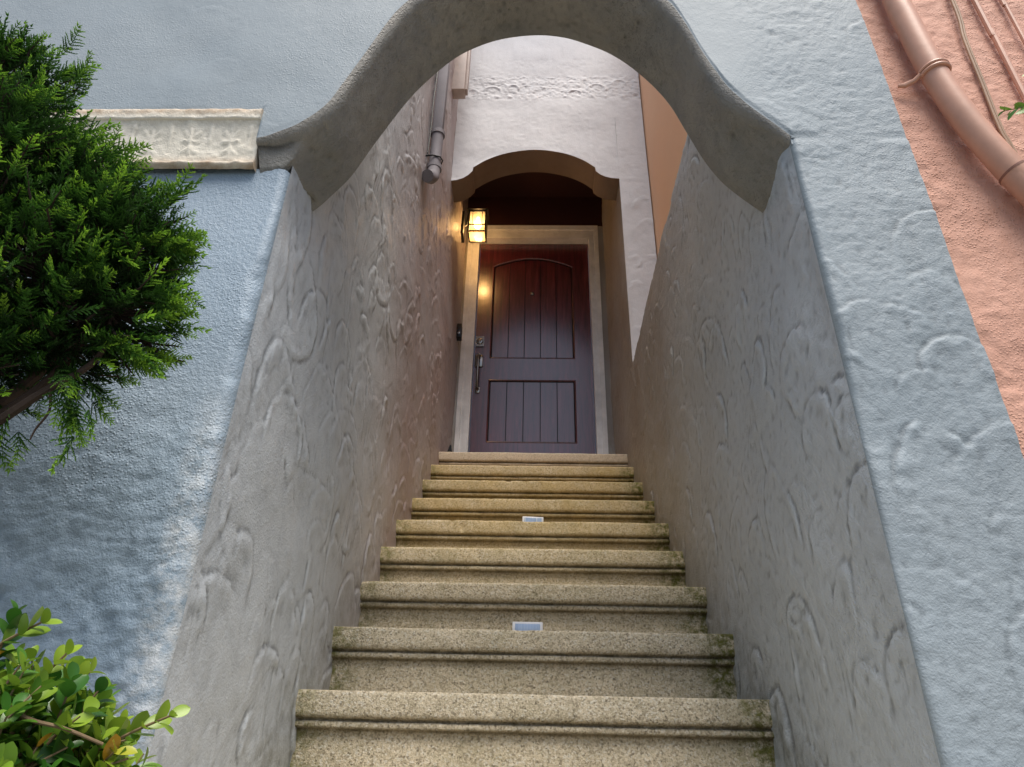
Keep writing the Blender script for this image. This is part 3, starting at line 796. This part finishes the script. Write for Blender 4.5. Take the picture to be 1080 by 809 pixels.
for s in (-1, 1):
    for k in (-1, 1): m.box(LX+k*.034-.002, LX+k*.034+.002, LY+s*(hy-.0005)-.003, LY+s*(hy-.0005)+.003, zl+.066, zh-.010)
m.box(LX-.078, LX+.078, LY-.078, LY+.078, zh+.0015, zh+.010, .003)
m.box(LX-.055, LX+.055, LY-.055, LY+.055, zh+.0101, zh+.024, .003)
m.lathe((LX, LY, zh+.024), (0,0,1), [(.03,0),(.012,.010),(.008,.020)], 16)
m.build('frame', M_black, lan)
def glass_mat():
    t = NT('amber_seeded_glass'); tr = t.n('ShaderNodeBsdfTransparent'); tr.inputs[0].default_value = (1,.86,.6,1)
    tl = t.n('ShaderNodeBsdfTranslucent'); tl.inputs[0].default_value = (.95,.72,.38,1)
    a = t.n('ShaderNodeMixShader'); a.inputs[0].default_value = .35; t.l(tr.outputs[0], a.inputs[1]); t.l(tl.outputs[0], a.inputs[2])
    g = t.n('ShaderNodeBsdfGlossy'); g.inputs['Roughness'].default_value = .1
    b = t.n('ShaderNodeMixShader'); b.inputs[0].default_value = .06; t.l(a.outputs[0], b.inputs[1]); t.l(g.outputs[0], b.inputs[2]); t.l(b.outputs[0], t.out.inputs[0])
    return t.m
M_glass = glass_mat()
m = MB(); g = .0555
for s in (-1, 1):
    m.add([(LX-g, LY+s*g, zl+.004), (LX+g, LY+s*g, zl+.004), (LX+g, LY+s*g, zh-.006), (LX-g, LY+s*g, zh-.006)], [(0,1,2,3)])
    m.add([(LX+s*g, LY-g, zl+.004), (LX+s*g, LY+g, zl+.004), (LX+s*g, LY+g, zh-.006), (LX+s*g, LY-g, zh-.006)], [(0,1,2,3)])
m.add([(LX-g, LY-g, zl+.005), (LX+g, LY-g, zl+.005), (LX+g, LY+g, zl+.005), (LX-g, LY+g, zl+.005)], [(0,1,2,3)])
m.build('glass', M_glass, lan, smooth=False)
t = NT('lit_bulb'); em = t.n('ShaderNodeEmission'); em.inputs[0].default_value = (1,.74,.40,1); em.inputs[1].default_value = 16; t.l(em.outputs[0], t.out.inputs[0]); M_bulb = t.m
m = MB(); m.lathe((LX, LY, zh-.045), (0,0,-1), [(.010,-.03),(.011,0),(.018,.012),(.026,.030),(.027,.045),(.020,.062),(.008,.072),(.001,.074)], 20); m.build('bulb', M_bulb, lan)
ld = bpy.data.lights.new('lamp_glow', 'POINT'); ld.energy = 8.0; ld.color = (1, .62, .31); ld.shadow_soft_size = .03
lo = bpy.data.objects.new('lamp_glow', ld); col.objects.link(lo); lo.parent = lan
lo.location = Vector((LX, LY, 3.575+ZE)) - Vector(lan.location)

# doorbell
db = empty('doorbell', (-HW, 4.12, 2.73), 'small black doorbell box on the left porch wall beside the door frame', 'doorbell')
m = MB(); m.box(-HW-.004, -.497, 4.105, 4.16, 2.722, 2.835, .004); m.build('housing', M_black, db)
m = MB(); m.lathe((-.516, 4.104, 2.755), (0,-1,0), [(.010,0),(.010,.003),(.007,.004)], 16); m.build('button', M_steel, db)

# small black wedge shape on the landing
m = MB(); m.prism([(-.502, LAND+.001), (-.440, LAND+.001), (-.452, LAND+.012), (-.470, LAND+.030), (-.478, LAND+.060), (-.482, LAND+.088), (-.490, LAND+.088), (-.502, LAND+.05)], 3.86, 3.90)
tag(m.build('black_wedge', M_black, base=(-.48, 3.88, LAND), ang=30), 'small black curved wedge standing at the left end of the top landing', 'door stop')

# ------------------------------------------------------------------ grey downspout on the left wall
dn = empty('downspout', (-HW, 2.5, 2.54), 'grey painted drain pipe with a bent strapped foot on the left passage wall', 'drain pipe')
m = MB(); m.box(-.520, -.468, 2.475, 2.525, 2.86, 3.42, .006); m.build('box_section', M_pipegrey, dn)
m = MB(); m.tube([(-.492, 2.50, 2.88), (-.492, 2.50, 2.64), (-.492, 2.485, 2.575), (-.494, 2.452, 2.53), (-.502, 2.405, 2.49)], [.030,.030,.032,.032,.030], 16)
m.tube([(-.492, 2.50, 2.865), (-.492, 2.50, 2.89)], .036, 16)
m.tube([(-.492, 2.50, 2.63), (-.492, 2.50, 2.655)], .036, 16); m.build('pipe', M_pipegrey, dn)
m = MB(); m.tube([(-.540, 2.468, 2.69), (-.50, 2.462, 2.69), (-.465, 2.475, 2.692), (-.455, 2.50, 2.692), (-.468, 2.53, 2.69), (-.54, 2.535, 2.69)], .004, 8)
m.tube([(-.52, 2.46, 3.38), (-.524, 2.455, 3.1), (-.523, 2.462, 2.85), (-.525, 2.46, 2.70)], .0035, 8); m.build('strap', M_black, dn)
m = MB(); m.box(-HW-.006, -.455, 3.02, 3.10, 3.895, 5.2, .004); m.box(-.4555, -.438, 3.035, 3.085, 3.91, 5.2, .003)
tag(m.build('trim_post', M_trimwhite, base=(-.5, 3.06, 3.9)), 'pale boxed post hanging in the corner above the grey drain pipe', 'trim post')

# ------------------------------------------------------------------ neighbouring salmon house
nb = empty('neighbour_house', (1.6, 1.09, GZ), 'salmon pink stucco house front at the right edge beyond the blue grey wall', 'house')
hn = HMap(.77, 1.6, -.3, 2.0, .0045, 61)
hn.fbm([(.3, .003), (.08, .0014), (.03, .0011), (.012, .0008)]); hn.swipe(40, amp=.001); hn.trowel(.25, (.05, .1), .002, mask=.5)
xs6 = spaced([(.777, 1.45, .0045), (1.45, 5, .2)]); zs6 = spaced([(GZ, -.1, .1), (-.1, 1.85, .0045), (1.85, 5.2, .2)])
X, Z = np.meshgrid(xs6, zs6, indexing='ij')
Y = 1.083 - hn.sample(X, Z)*smooth3(1.45-X, 0, .1)
obj('wall', np.stack([X, Y, Z], 2).reshape(-1, 3), gridfaces(len(xs6), len(zs6)), M_salmon, nb)
m = MB(); m.box(.728, 5, 1.29, 6.5, GZ, 5.18); m.build('side_wall', M_orange, nb, smooth=False)

# painted drainpipe on it
dp = empty('drainpipe', (.85, 1.05, GZ), 'salmon painted round drainpipe bending to the right across the pink wall', 'drain pipe')
pp = catmull([(.851,1.045,5.1),(.851,1.045,2.4),(.852,1.045,1.72),(.858,1.045,1.56),(.870,1.045,1.40),(.896,1.045,1.25),(.935,1.045,1.12),(.985,1.045,.99),(1.12,1.045,.66),(1.25,1.045,.35)], 8)
m = MB(); m.tube(pp, .0270, 24); m.build('pipe', M_pipepink, dp)
m = MB()
c = Vector((.871,1.045,1.395)); t_ = Vector((.11,0,-.99)).normalized(); u = Vector((0,1,0)); w_ = t_.cross(u).normalized()
arc = [c + (w_*math.cos(a) - u*math.sin(a))*.0295 for a in np.linspace(0, math.pi, 14)]
for dz_ in (-.005, .005): m.tube([p + t_*dz_ for p in arc], .0042, 8)
left = arc[0] if arc[0].x < arc[-1].x else arc[-1]
m.tube([left, left+Vector((-.010,.012,-.006)), left+Vector((-.030,.020,-.012)), left+Vector((-.042,.022,-.010))], [.005,.0055,.006,.004], 8)
m.build('bracket', M_pipepink, dp)
m = MB(); c = Vector((.945,1.045,1.093)); t_ = Vector((.46,0,-.89)).normalized()
m.tube([c-t_*.0025, c+t_*.0025], .0292, 24); m.build('coupling', paint('dark_salmon_seam', (.30,.14,.10), .6), dp)
m = MB(); m.tube([c+t_*.0025, c+t_*.08], .0285, 24); m.build('socket', M_pipepink, dp)

def cable(pts, r, mat, lab, grp=None, twin=0):
    m = MB(); p = catmull(pts, 8); m.tube(p, r, 8)
    if twin: m.tube([(a+twin, b, c) for a, b, c in p], r*.8, 8)
    tag(m.build('cable', mat, base=pts[-1]), lab, 'cable', grp)
cable([(1.02,1.074,5.0),(1.013,1.074,2.2),(1.008,1.072,1.70),(.994,1.072,1.55),(.989,1.073,1.40),(.984,1.074,1.25),(.990,1.074,1.12),(1.0,1.074,.4),(1.0,1.074,-1.0)], .0035, M_cable, 'tan doubled cable running down the pink wall right of the drainpipe', twin=.006)
cable([(1.062,1.072,5.0),(1.062,1.072,2.2),(1.064,1.072,1.6),(1.068,1.072,1.35),(1.07,1.072,-1.0)], .0065, M_pipepink, 'salmon painted conduit between the tan cable and the outermost cable')
cable([(1.12,1.072,5.0),(1.122,1.072,2.2),(1.127,1.072,1.7),(1.131,1.072,1.55),(1.134,1.072,-1.0)], .0048, M_pipepink, 'thin salmon painted cable nearest the top right corner')

# ------------------------------------------------------------------ foliage
def spray_mesh(rg, L=.06, young=0.5):
    """a flat fan of a juniper: axis, side branchlets, sub-branchlets; returns verts (n,3), quads, tint"""
    V = []; F = []; T = []
    def needle(p, d, l, w, t0, t1):
        d = d/np.linalg.norm(d); a = np.cross(d, [0.3, .2, .93]); a /= np.linalg.norm(a); b = np.cross(d, a)
        for s in (a, b):
            k = len(V); V.extend([p - s*w*.5, p + d*l*.45 - s*w, p + d*l, p + d*l*.45 + s*w]); F.append((k, k+1, k+2, k+3)); T.extend([t0, (t0+t1)/2, t1, (t0+t1)/2])
    ax = np.array([1., 0, 0]); n = 8
    bend = rg.uniform(-.25, .25)
    for i in range(n):
        f = i/(n-1); p = np.array([f*L, bend*f*f*L, rg.normal(0, .0015)])
        needle(p, ax + rg.normal(0, .12, 3), L/n*1.7, .0013, f*.6, f*.6+.15)
        for sd in (-1, 1):
            bl = L*(.42*(1-f)+.16)*rg.uniform(.6, 1.15)
            d = np.array([.72, sd*.70, rg.normal(0, .22)]); d /= np.linalg.norm(d)
            k = max(2, int(bl/.0042))
            for j in range(k):
                g = j/k; q = p + d*bl*g; tt = f*.55+g*.35
                needle(q, d + rg.normal(0, .1, 3), bl/k*1.6, .00125, tt, tt+.15)
                for s2 in (-1, 1):
                    e = d + np.array([.35, s2*sd*.75, rg.normal(0, .25)]); needle(q, e, .0062*(1.15-g)*rg.uniform(.8, 1.3), .00115, tt+.05, tt+.28)
    return np.array(V), np.array(F), np.array(T)

def frames(d, up, rg):
    d = d/np.linalg.norm(d); u = np.cross(up, d); u /= np.linalg.norm(u)+1e-9; w = np.cross(d, u)
    a = rg.uniform(0, 2*math.pi); u2 = u*math.cos(a)+w*math.sin(a); w2 = np.cross(d, u2)
    return np.stack([d, u2, w2], 1)

def juniper():
    rg = np.random.default_rng(11)
    t = empty('juniper', (-1.02, .70, GZ), 'dark green juniper with feathery bright tips in front of the left wall', 'tree')
    blobs = [(-.945,.80,1.055,.085),(-.90,.80,.98,.120),(-.985,.79,.88,.20),(-.680,.80,.745,.095),(-.625,.80,.672,.105),(-.570,.79,.655,.065),(-.690,.80,.62,.14),(-.590,.80,.565,.090),
             (-.640,.80,.515,.085),(-.84,.80,.68,.19),(-.79,.80,.52,.10),(-1.02,.8,.62,.20),(-.80,.83,.86,.07),(-.80,.74,.80,.12),(-.72,.78,.475,.075),(-.80,.77,.42,.09)]
    protos = [spray_mesh(rg, L) for L in (.050, .058, .066, .074, .06)]
    VV, FF, TT = [], [], []; nb_ = 0
    B = np.array(blobs)
    twigs = MB()
    for (cx, cy, cz, r) in blobs:
        n = int(680*(r/.13)**2)
        for _ in range(n):
            d = rg.normal(0, 1, 3); d /= np.linalg.norm(d)
            if d[1] > .55 and rg.random() < .6: continue
            rr = r*rg.uniform(.45, .92)*(1+.26*math.sin(9*d[0]+cx*40)*math.cos(8*d[2]+cz*30))
            if math.sin(11*d[0]+3*cx+1)*math.sin(13*d[2]+cz*9)*math.cos(9*d[1]) < -.32: continue
            p = np.array([cx, cy, cz]) + d*rr
            dist = np.linalg.norm(B[:, :3]-p, axis=1)/B[:, 3]
            if (dist < .42).sum() > 0: continue
            dirv = d*.8 + np.array([.50, -.10, .28]) + rg.normal(0, .28, 3)
            V, F, T = protos[rg.integers(len(protos))]
            M = frames(dirv, np.array([0, 0, 1.]), rg); s = rg.uniform(.40, .70)
            W = (V*s) @ M.T + p
            if W[:, 1].max() > 1.055: continue
            outer = np.clip((dist.min()-.55)/.4, 0, 1)  # inner sprays painted darker for the shade inside the crown
            lit = .25 + .75*rg.random()  # random tone per spray, by age
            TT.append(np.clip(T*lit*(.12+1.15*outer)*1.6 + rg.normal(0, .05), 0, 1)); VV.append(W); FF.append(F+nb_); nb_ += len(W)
            if rg.random() < .25:
                c = np.array([cx, cy, cz])
                twigs.tube([c + (p-c)*.1, c+(p-c)*.6 + rg.normal(0, .006, 3), p, p + M[:, 0]*.03], [.0028,.002,.0014,.0008], 5, False)
    # a few stray sprays hanging off the underside and sticking out of the top
    for (a, b, dd, n) in [((-.60,.78,.455),(-.565,.78,.385),(.35,0,-1),14),((-.655,.78,.40),(-.672,.78,.365),(-.1,0,-1),5),((-.93,.8,1.12),(-.915,.8,1.135),(.3,0,1),7),((-.84,.8,1.05),(-.80,.8,1.08),(.7,0,.8),14),((-.75,.8,.90),(-.73,.8,.90),(1,0,.2),10),
                          ((-.555,.78,.66),(-.52,.78,.665),(1,0,.25),26),((-.56,.78,.745),(-.55,.78,.75),(.7,0,.8),12),((-.53,.78,.56),(-.51,.78,.57),(1,0,.1),12),((-.56,.78,.50),(-.53,.78,.48),(1,0,-.3),12),((-.67,.78,.84),(-.65,.78,.84),(.8,0,.7),10)]:
        for _ in range(n):
            f = rg.random(); p = np.array(a)*(1-f)+np.array(b)*f + rg.normal(0, .012, 3)
            V, F, T = protos[rg.integers(len(protos))]; M = frames(np.array(dd, float)+rg.normal(0, .25, 3), np.array([0, 0, 1.]), rg)
            W = (V*rg.uniform(.55, .85)) @ M.T + p
            TT.append(np.clip(T*1.0+.15*rg.random(), 0, 1)); VV.append(W); FF.append(F+nb_); nb_ += len(W)
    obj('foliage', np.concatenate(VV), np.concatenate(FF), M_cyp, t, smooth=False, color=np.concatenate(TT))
    m = twigs
    m.tube(catmull([(-1.02,.70,GZ),(-.98,.72,-.6),(-.93,.74,-.1),(-.84,.77,.22),(-.74,.79,.36),(-.66,.80,.46),(-.60,.80,.60)], 6), list(np.linspace(.024, .004, 37)), 10)
    m.tube(catmull([(-.90,.75,.05),(-.92,.78,.4),(-.90,.8,.7),(-.90,.8,1.0)], 6), list(np.linspace(.018, .005, 19)), 8)
    m.tube(catmull([(-.72,.78,.335),(-.66,.775,.385),(-.62,.775,.425),(-.575,.78,.47),(-.56,.78,.52)], 6), list(np.linspace(.0075, .003, 25)), 7)
    m.tube(catmull([(-.70,.78,.36),(-.64,.79,.44),(-.61,.79,.50)], 6), list(np.linspace(.007, .003, 13)), 7)
    m.tube(catmull([(-.80,.77,.28),(-.72,.79,.42),(-.70,.8,.55)], 6), list(np.linspace(.012, .004, 13)), 7)
    m.tube(catmull([(-.612,.775,.43),(-.602,.775,.40),(-.610,.775,.375),(-.612,.775,.36)], 5), list(np.linspace(.002, .001, 16)), 6)
    m.build('trunk', M_twig, t)
juniper()

def leaf_mesh(L, W, rg):
    """obovate leaf folded and cupped, along +x, normal +z"""
    n = 9; V = []; F = []
    cup = rg.uniform(-.15, .35); fold = rg.uniform(.15, .4)
    for i in range(n):
        f = i/(n-1); w = W*.5*(math.sin(math.pi*f**1.2)**.55) if 0 < f < 1 else W*.04
        z = -cup*L*f*f
        V += [(f*L, -w, z+w*fold), (f*L, 0, z), (f*L, w, z+w*fold)]
    for i in range(n-1):
        b = i*3; F += [(b, b+3, b+4, b+1), (b+1, b+4, b+5, b+2)]
    return np.array(V), np.array(F)

def leafy(t, shoots, L, W, rg, hue=(.25, .6), mat=None, young=.12, orange=.015, extra=None):
    """shoots: list of polyline points; opposite pairs of leaves up every shoot"""
    protos = [leaf_mesh(1, W/L*rg.uniform(.85, 1.2), rg) for _ in range(8)]
    VV, FF, CC = [], [], []; nb_ = 0; stem = MB()
    for pts, r0 in shoots:
        c = catmull(pts, 5); stem.tube(c, list(np.linspace(r0, r0*.45, len(c))), 6, False)
        seg = np.linalg.norm(np.diff(c, axis=0), axis=1); s = np.concatenate([[0], np.cumsum(seg)]); tot = s[-1]
        base = np.clip(rg.normal(np.mean(hue), .14), .05, .9); yg = rg.random() < young
        k = 0; pos = rg.uniform(.1, .3)*L
        while pos < tot + 1e-6:
            p = np.array([np.interp(pos, s, c[:, j]) for j in range(3)]); q = np.array([np.interp(min(pos+.004, tot), s, c[:, j]) for j in range(3)]); q0 = np.array([np.interp(max(pos-.004, 0), s, c[:, j]) for j in range(3)])
            ax = q-q0; ax /= np.linalg.norm(ax)+1e-9
            side = np.cross(ax, [0, 0, 1.] if abs(ax[2]) < .9 else [1., 0, 0]); side /= np.linalg.norm(side)
            th = k*1.57 + rg.normal(0, .3); o = np.cross(ax, side)
            f = pos/tot
            for sg in (-1, 1):
                sd = (side*math.cos(th) + o*math.sin(th))*sg
                d = sd*(1.0-.45*f) + ax*(.45+.6*f) + rg.normal(0, .12, 3); d /= np.linalg.norm(d)
                nr = ax - d*np.dot(ax, d) + np.array([0, -.1, .35]); nr -= d*np.dot(nr, d); nr /= np.linalg.norm(nr)+1e-9
                yv = np.cross(nr, d); V, F = protos[rg.integers(8)]
                sc = L*rg.uniform(.65, 1.12)*(1-.35*max(0, f-.8)/.2)
                Wd = (V*sc) @ np.stack([d, yv, nr], 0) + p
                VV.append(Wd); FF.append(F+nb_); nb_ += len(Wd)
                tv = base + .12*f + rg.normal(0, .05)
                if yg: tv = .62 + .28*f
                if rg.random() < orange: tv = 1.0
                CC.append(np.full(len(Wd), np.clip(tv, 0, 1)))
            pos += L*rg.uniform(.42, .62); k += 1
    obj('foliage', np.concatenate(VV), np.concatenate(FF), mat, t, smooth=True, color=np.concatenate(CC))
    if extra: stem.v, stem.f = stem.v, stem.f; b0 = len(stem.v); stem.v += extra.v; stem.f += [tuple(i+b0 for i in q) for q in extra.f]
    stem.build('branch' if extra else 'twigs', M_twig2, t)

def boxwood():
    rg = np.random.default_rng(23)
    t = empty('boxwood_shrub', (-.62, .72, GZ), 'leafy boxwood bush with small rounded glossy leaves in the lower left corner', 'shrub')
    sh = []
    base = np.array([-.60, .72, -.30])
    for _ in range(1100):
        d = rg.normal(0, 1, 3); d[2] = abs(d[2])*.9+rg.uniform(-.5, .2); d /= np.linalg.norm(d)
        c = np.array([-.535, .715, -.070]); r = .200*rg.uniform(.60, 1.0)
        e = c + d*np.array([r*1.0, r*.85, r*1.0])
        if e[1] < .53 or e[2] < -.22: continue
        grow = d*.7 + np.array([.05, -.1, .55]) + rg.normal(0, .25, 3); grow /= np.linalg.norm(grow); L = rg.uniform(.04, .075)
        s = e - grow*L
        sh.append(([s, s+grow*L*.5+rg.normal(0, .003, 3), e], .0016))
    for e, g in [((-.322,.70,.057),(.95,-.1,.42)), ((-.36,.70,.035),(.9,-.1,.3)), ((-.395,.70,.08),(.5,-.1,.8)), ((-.435,.70,.11),(.6,-.1,.7)), ((-.50,.70,.145),(.1,0,1)), ((-.46,.69,.135),(.8,-.1,.45)), ((-.375,.70,.005),(1,-.1,.1)), ((-.35,.69,.02),(1,-.1,.35))]:
        e = np.array(e); g = np.array(g); g = g/np.linalg.norm(g); sh.append(([e-g*.11-np.array([0,0,.01]), e-g*.05, e], .0021))
    # lower skirt, mostly below the frame
    for _ in range(170):
        a = rg.uniform(0, 2*math.pi); z = rg.uniform(-.95, -.2); e = np.array([-.62+.20*math.cos(a), .72+.17*math.sin(a), z])
        g = np.array([math.cos(a), math.sin(a), .6]); g /= np.linalg.norm(g); sh.append(([e-g*.09, e-g*.04, e], .002))
    leafy(t, sh, .0245, .0150, rg, (.38, .62), M_box, .16, .006)
    m = MB()
    for k in range(9):
        a = k*.7; m.tube(catmull([(-.62+.02*math.cos(a), .72+.02*math.sin(a), GZ), (-.62+.07*math.cos(a), .72+.05*math.sin(a), -.6), (-.60+.11*math.cos(a), .72+.08*math.sin(a), -.05)], 5), list(np.linspace(.009, .003, 11)), 7)
    m.tube(catmull([(-.46,.66,.062),(-.44,.655,.052),(-.42,.655,.045),(-.395,.66,.040),(-.37,.68,.03)], 5), list(np.linspace(.0022, .0014, 21)), 7)
    m.build('branch', M_twig2, t)
boxwood()

def side_shrub():
    rg = np.random.default_rng(31)
    t = empty('climbing_shrub', (1.22, .90, GZ), 'small green leafy sprig reaching in over the pink wall at the right edge', 'shrub')
    sh = [([(.97,.88,1.015), (.90,.86,1.035), (.845,.85,1.045), (.795,.85,1.034)], .0014), ([(.97,.87,1.20), (.92,.86,1.16), (.865,.85,1.135)], .0013),
          ([(.93,.87,1.02), (.885,.86,1.01), (.85,.855,.995)], .0012)]
    for _ in range(90):
        z = rg.uniform(-.4, 1.5); a = rg.uniform(0, 6.28); e = np.array([1.20+.12*math.cos(a), .86+.10*math.sin(a), z]); 
        g = np.array([math.cos(a), math.sin(a)*.6, .6]); g /= np.linalg.norm(g); sh.append(([np.array([1.20,.884,z-.05]), e-g*.05, e], .0016))
    m = MB()
    m.tube(catmull([(1.22,.90,GZ),(1.21,.89,-.3),(1.19,.88,.5),(1.20,.87,1.5)], 6), list(np.linspace(.016, .004, 19)), 8)
    m.tube(catmull([(1.195,.88,.8),(1.10,.88,.96),(.97,.88,1.015)], 5), list(np.linspace(.004, .0016, 11)), 6)
    m.tube(catmull([(1.195,.88,1.05),(1.08,.87,1.20),(.97,.87,1.20)], 5), list(np.linspace(.004, .0014, 11)), 6)
    leafy(t, sh, .024, .012, rg, (.35, .6), M_box, .2, 0, m)
side_shrub()

# ------------------------------------------------------------------ light
world = bpy.data.worlds.new('World'); scene.world = world; world.use_nodes = True
nt = world.node_tree; bg = nt.nodes['Background']; sky = nt.nodes.new('ShaderNodeTexSky'); sky.sky_type = 'NISHITA'; sky.sun_disc = False
SUN_EL, SUN_AZ = R(65), R(162)          # azimuth clockwise from +Y: behind the camera, a little to the left
sky.sun_elevation = SUN_EL; sky.sun_rotation = SUN_AZ; sky.air_density = 1.0; sky.dust_density = 2.5; sky.ozone_density = 1.0
nt.links.new(sky.outputs[0], bg.inputs[0]); bg.inputs[1].default_value = .15
sd = bpy.data.lights.new('sun', 'SUN'); sd.energy = 4.2; sd.angle = R(34); sd.color = (1, .94, .86)
so = bpy.data.objects.new('sun', sd); col.objects.link(so)
dirv = Vector((math.sin(SUN_AZ)*math.cos(SUN_EL), math.cos(SUN_AZ)*math.cos(SUN_EL), math.sin(SUN_EL)))
so.rotation_euler = dirv.to_track_quat('Z', 'Y').to_euler(); so.location = dirv*20

# ------------------------------------------------------------------ camera (solved from the photograph's perspective)
p, y, r = .5208, .0327, .0255
fw = Vector((-math.sin(y)*math.cos(p), math.cos(y)*math.cos(p), math.sin(p))); rt = Vector((math.cos(y), math.sin(y), 0)); up = rt.cross(fw)
rt2 = rt*math.cos(r)+up*math.sin(r); up2 = up*math.cos(r)-rt*math.sin(r)
cam = bpy.data.cameras.new('camera'); co = bpy.data.objects.new('camera', cam); col.objects.link(co)
cam.sensor_width = 36; cam.lens = 756.46*36/1080; cam.clip_start = .02; cam.clip_end = 500
co.matrix_world = Matrix(((rt2.x, up2.x, -fw.x, -.0047), (rt2.y, up2.y, -fw.y, 0), (rt2.z, up2.z, -fw.z, ZE), (0, 0, 0, 1)))
scene.camera = co
scene.view_settings.view_transform = 'Standard'; scene.view_settings.look = 'None'; scene.view_settings.exposure = 0
scene.cycles.max_bounces = 7; scene.cycles.diffuse_bounces = 4; scene.cycles.transparent_max_bounces = 6; scene.cycles.use_denoising = True
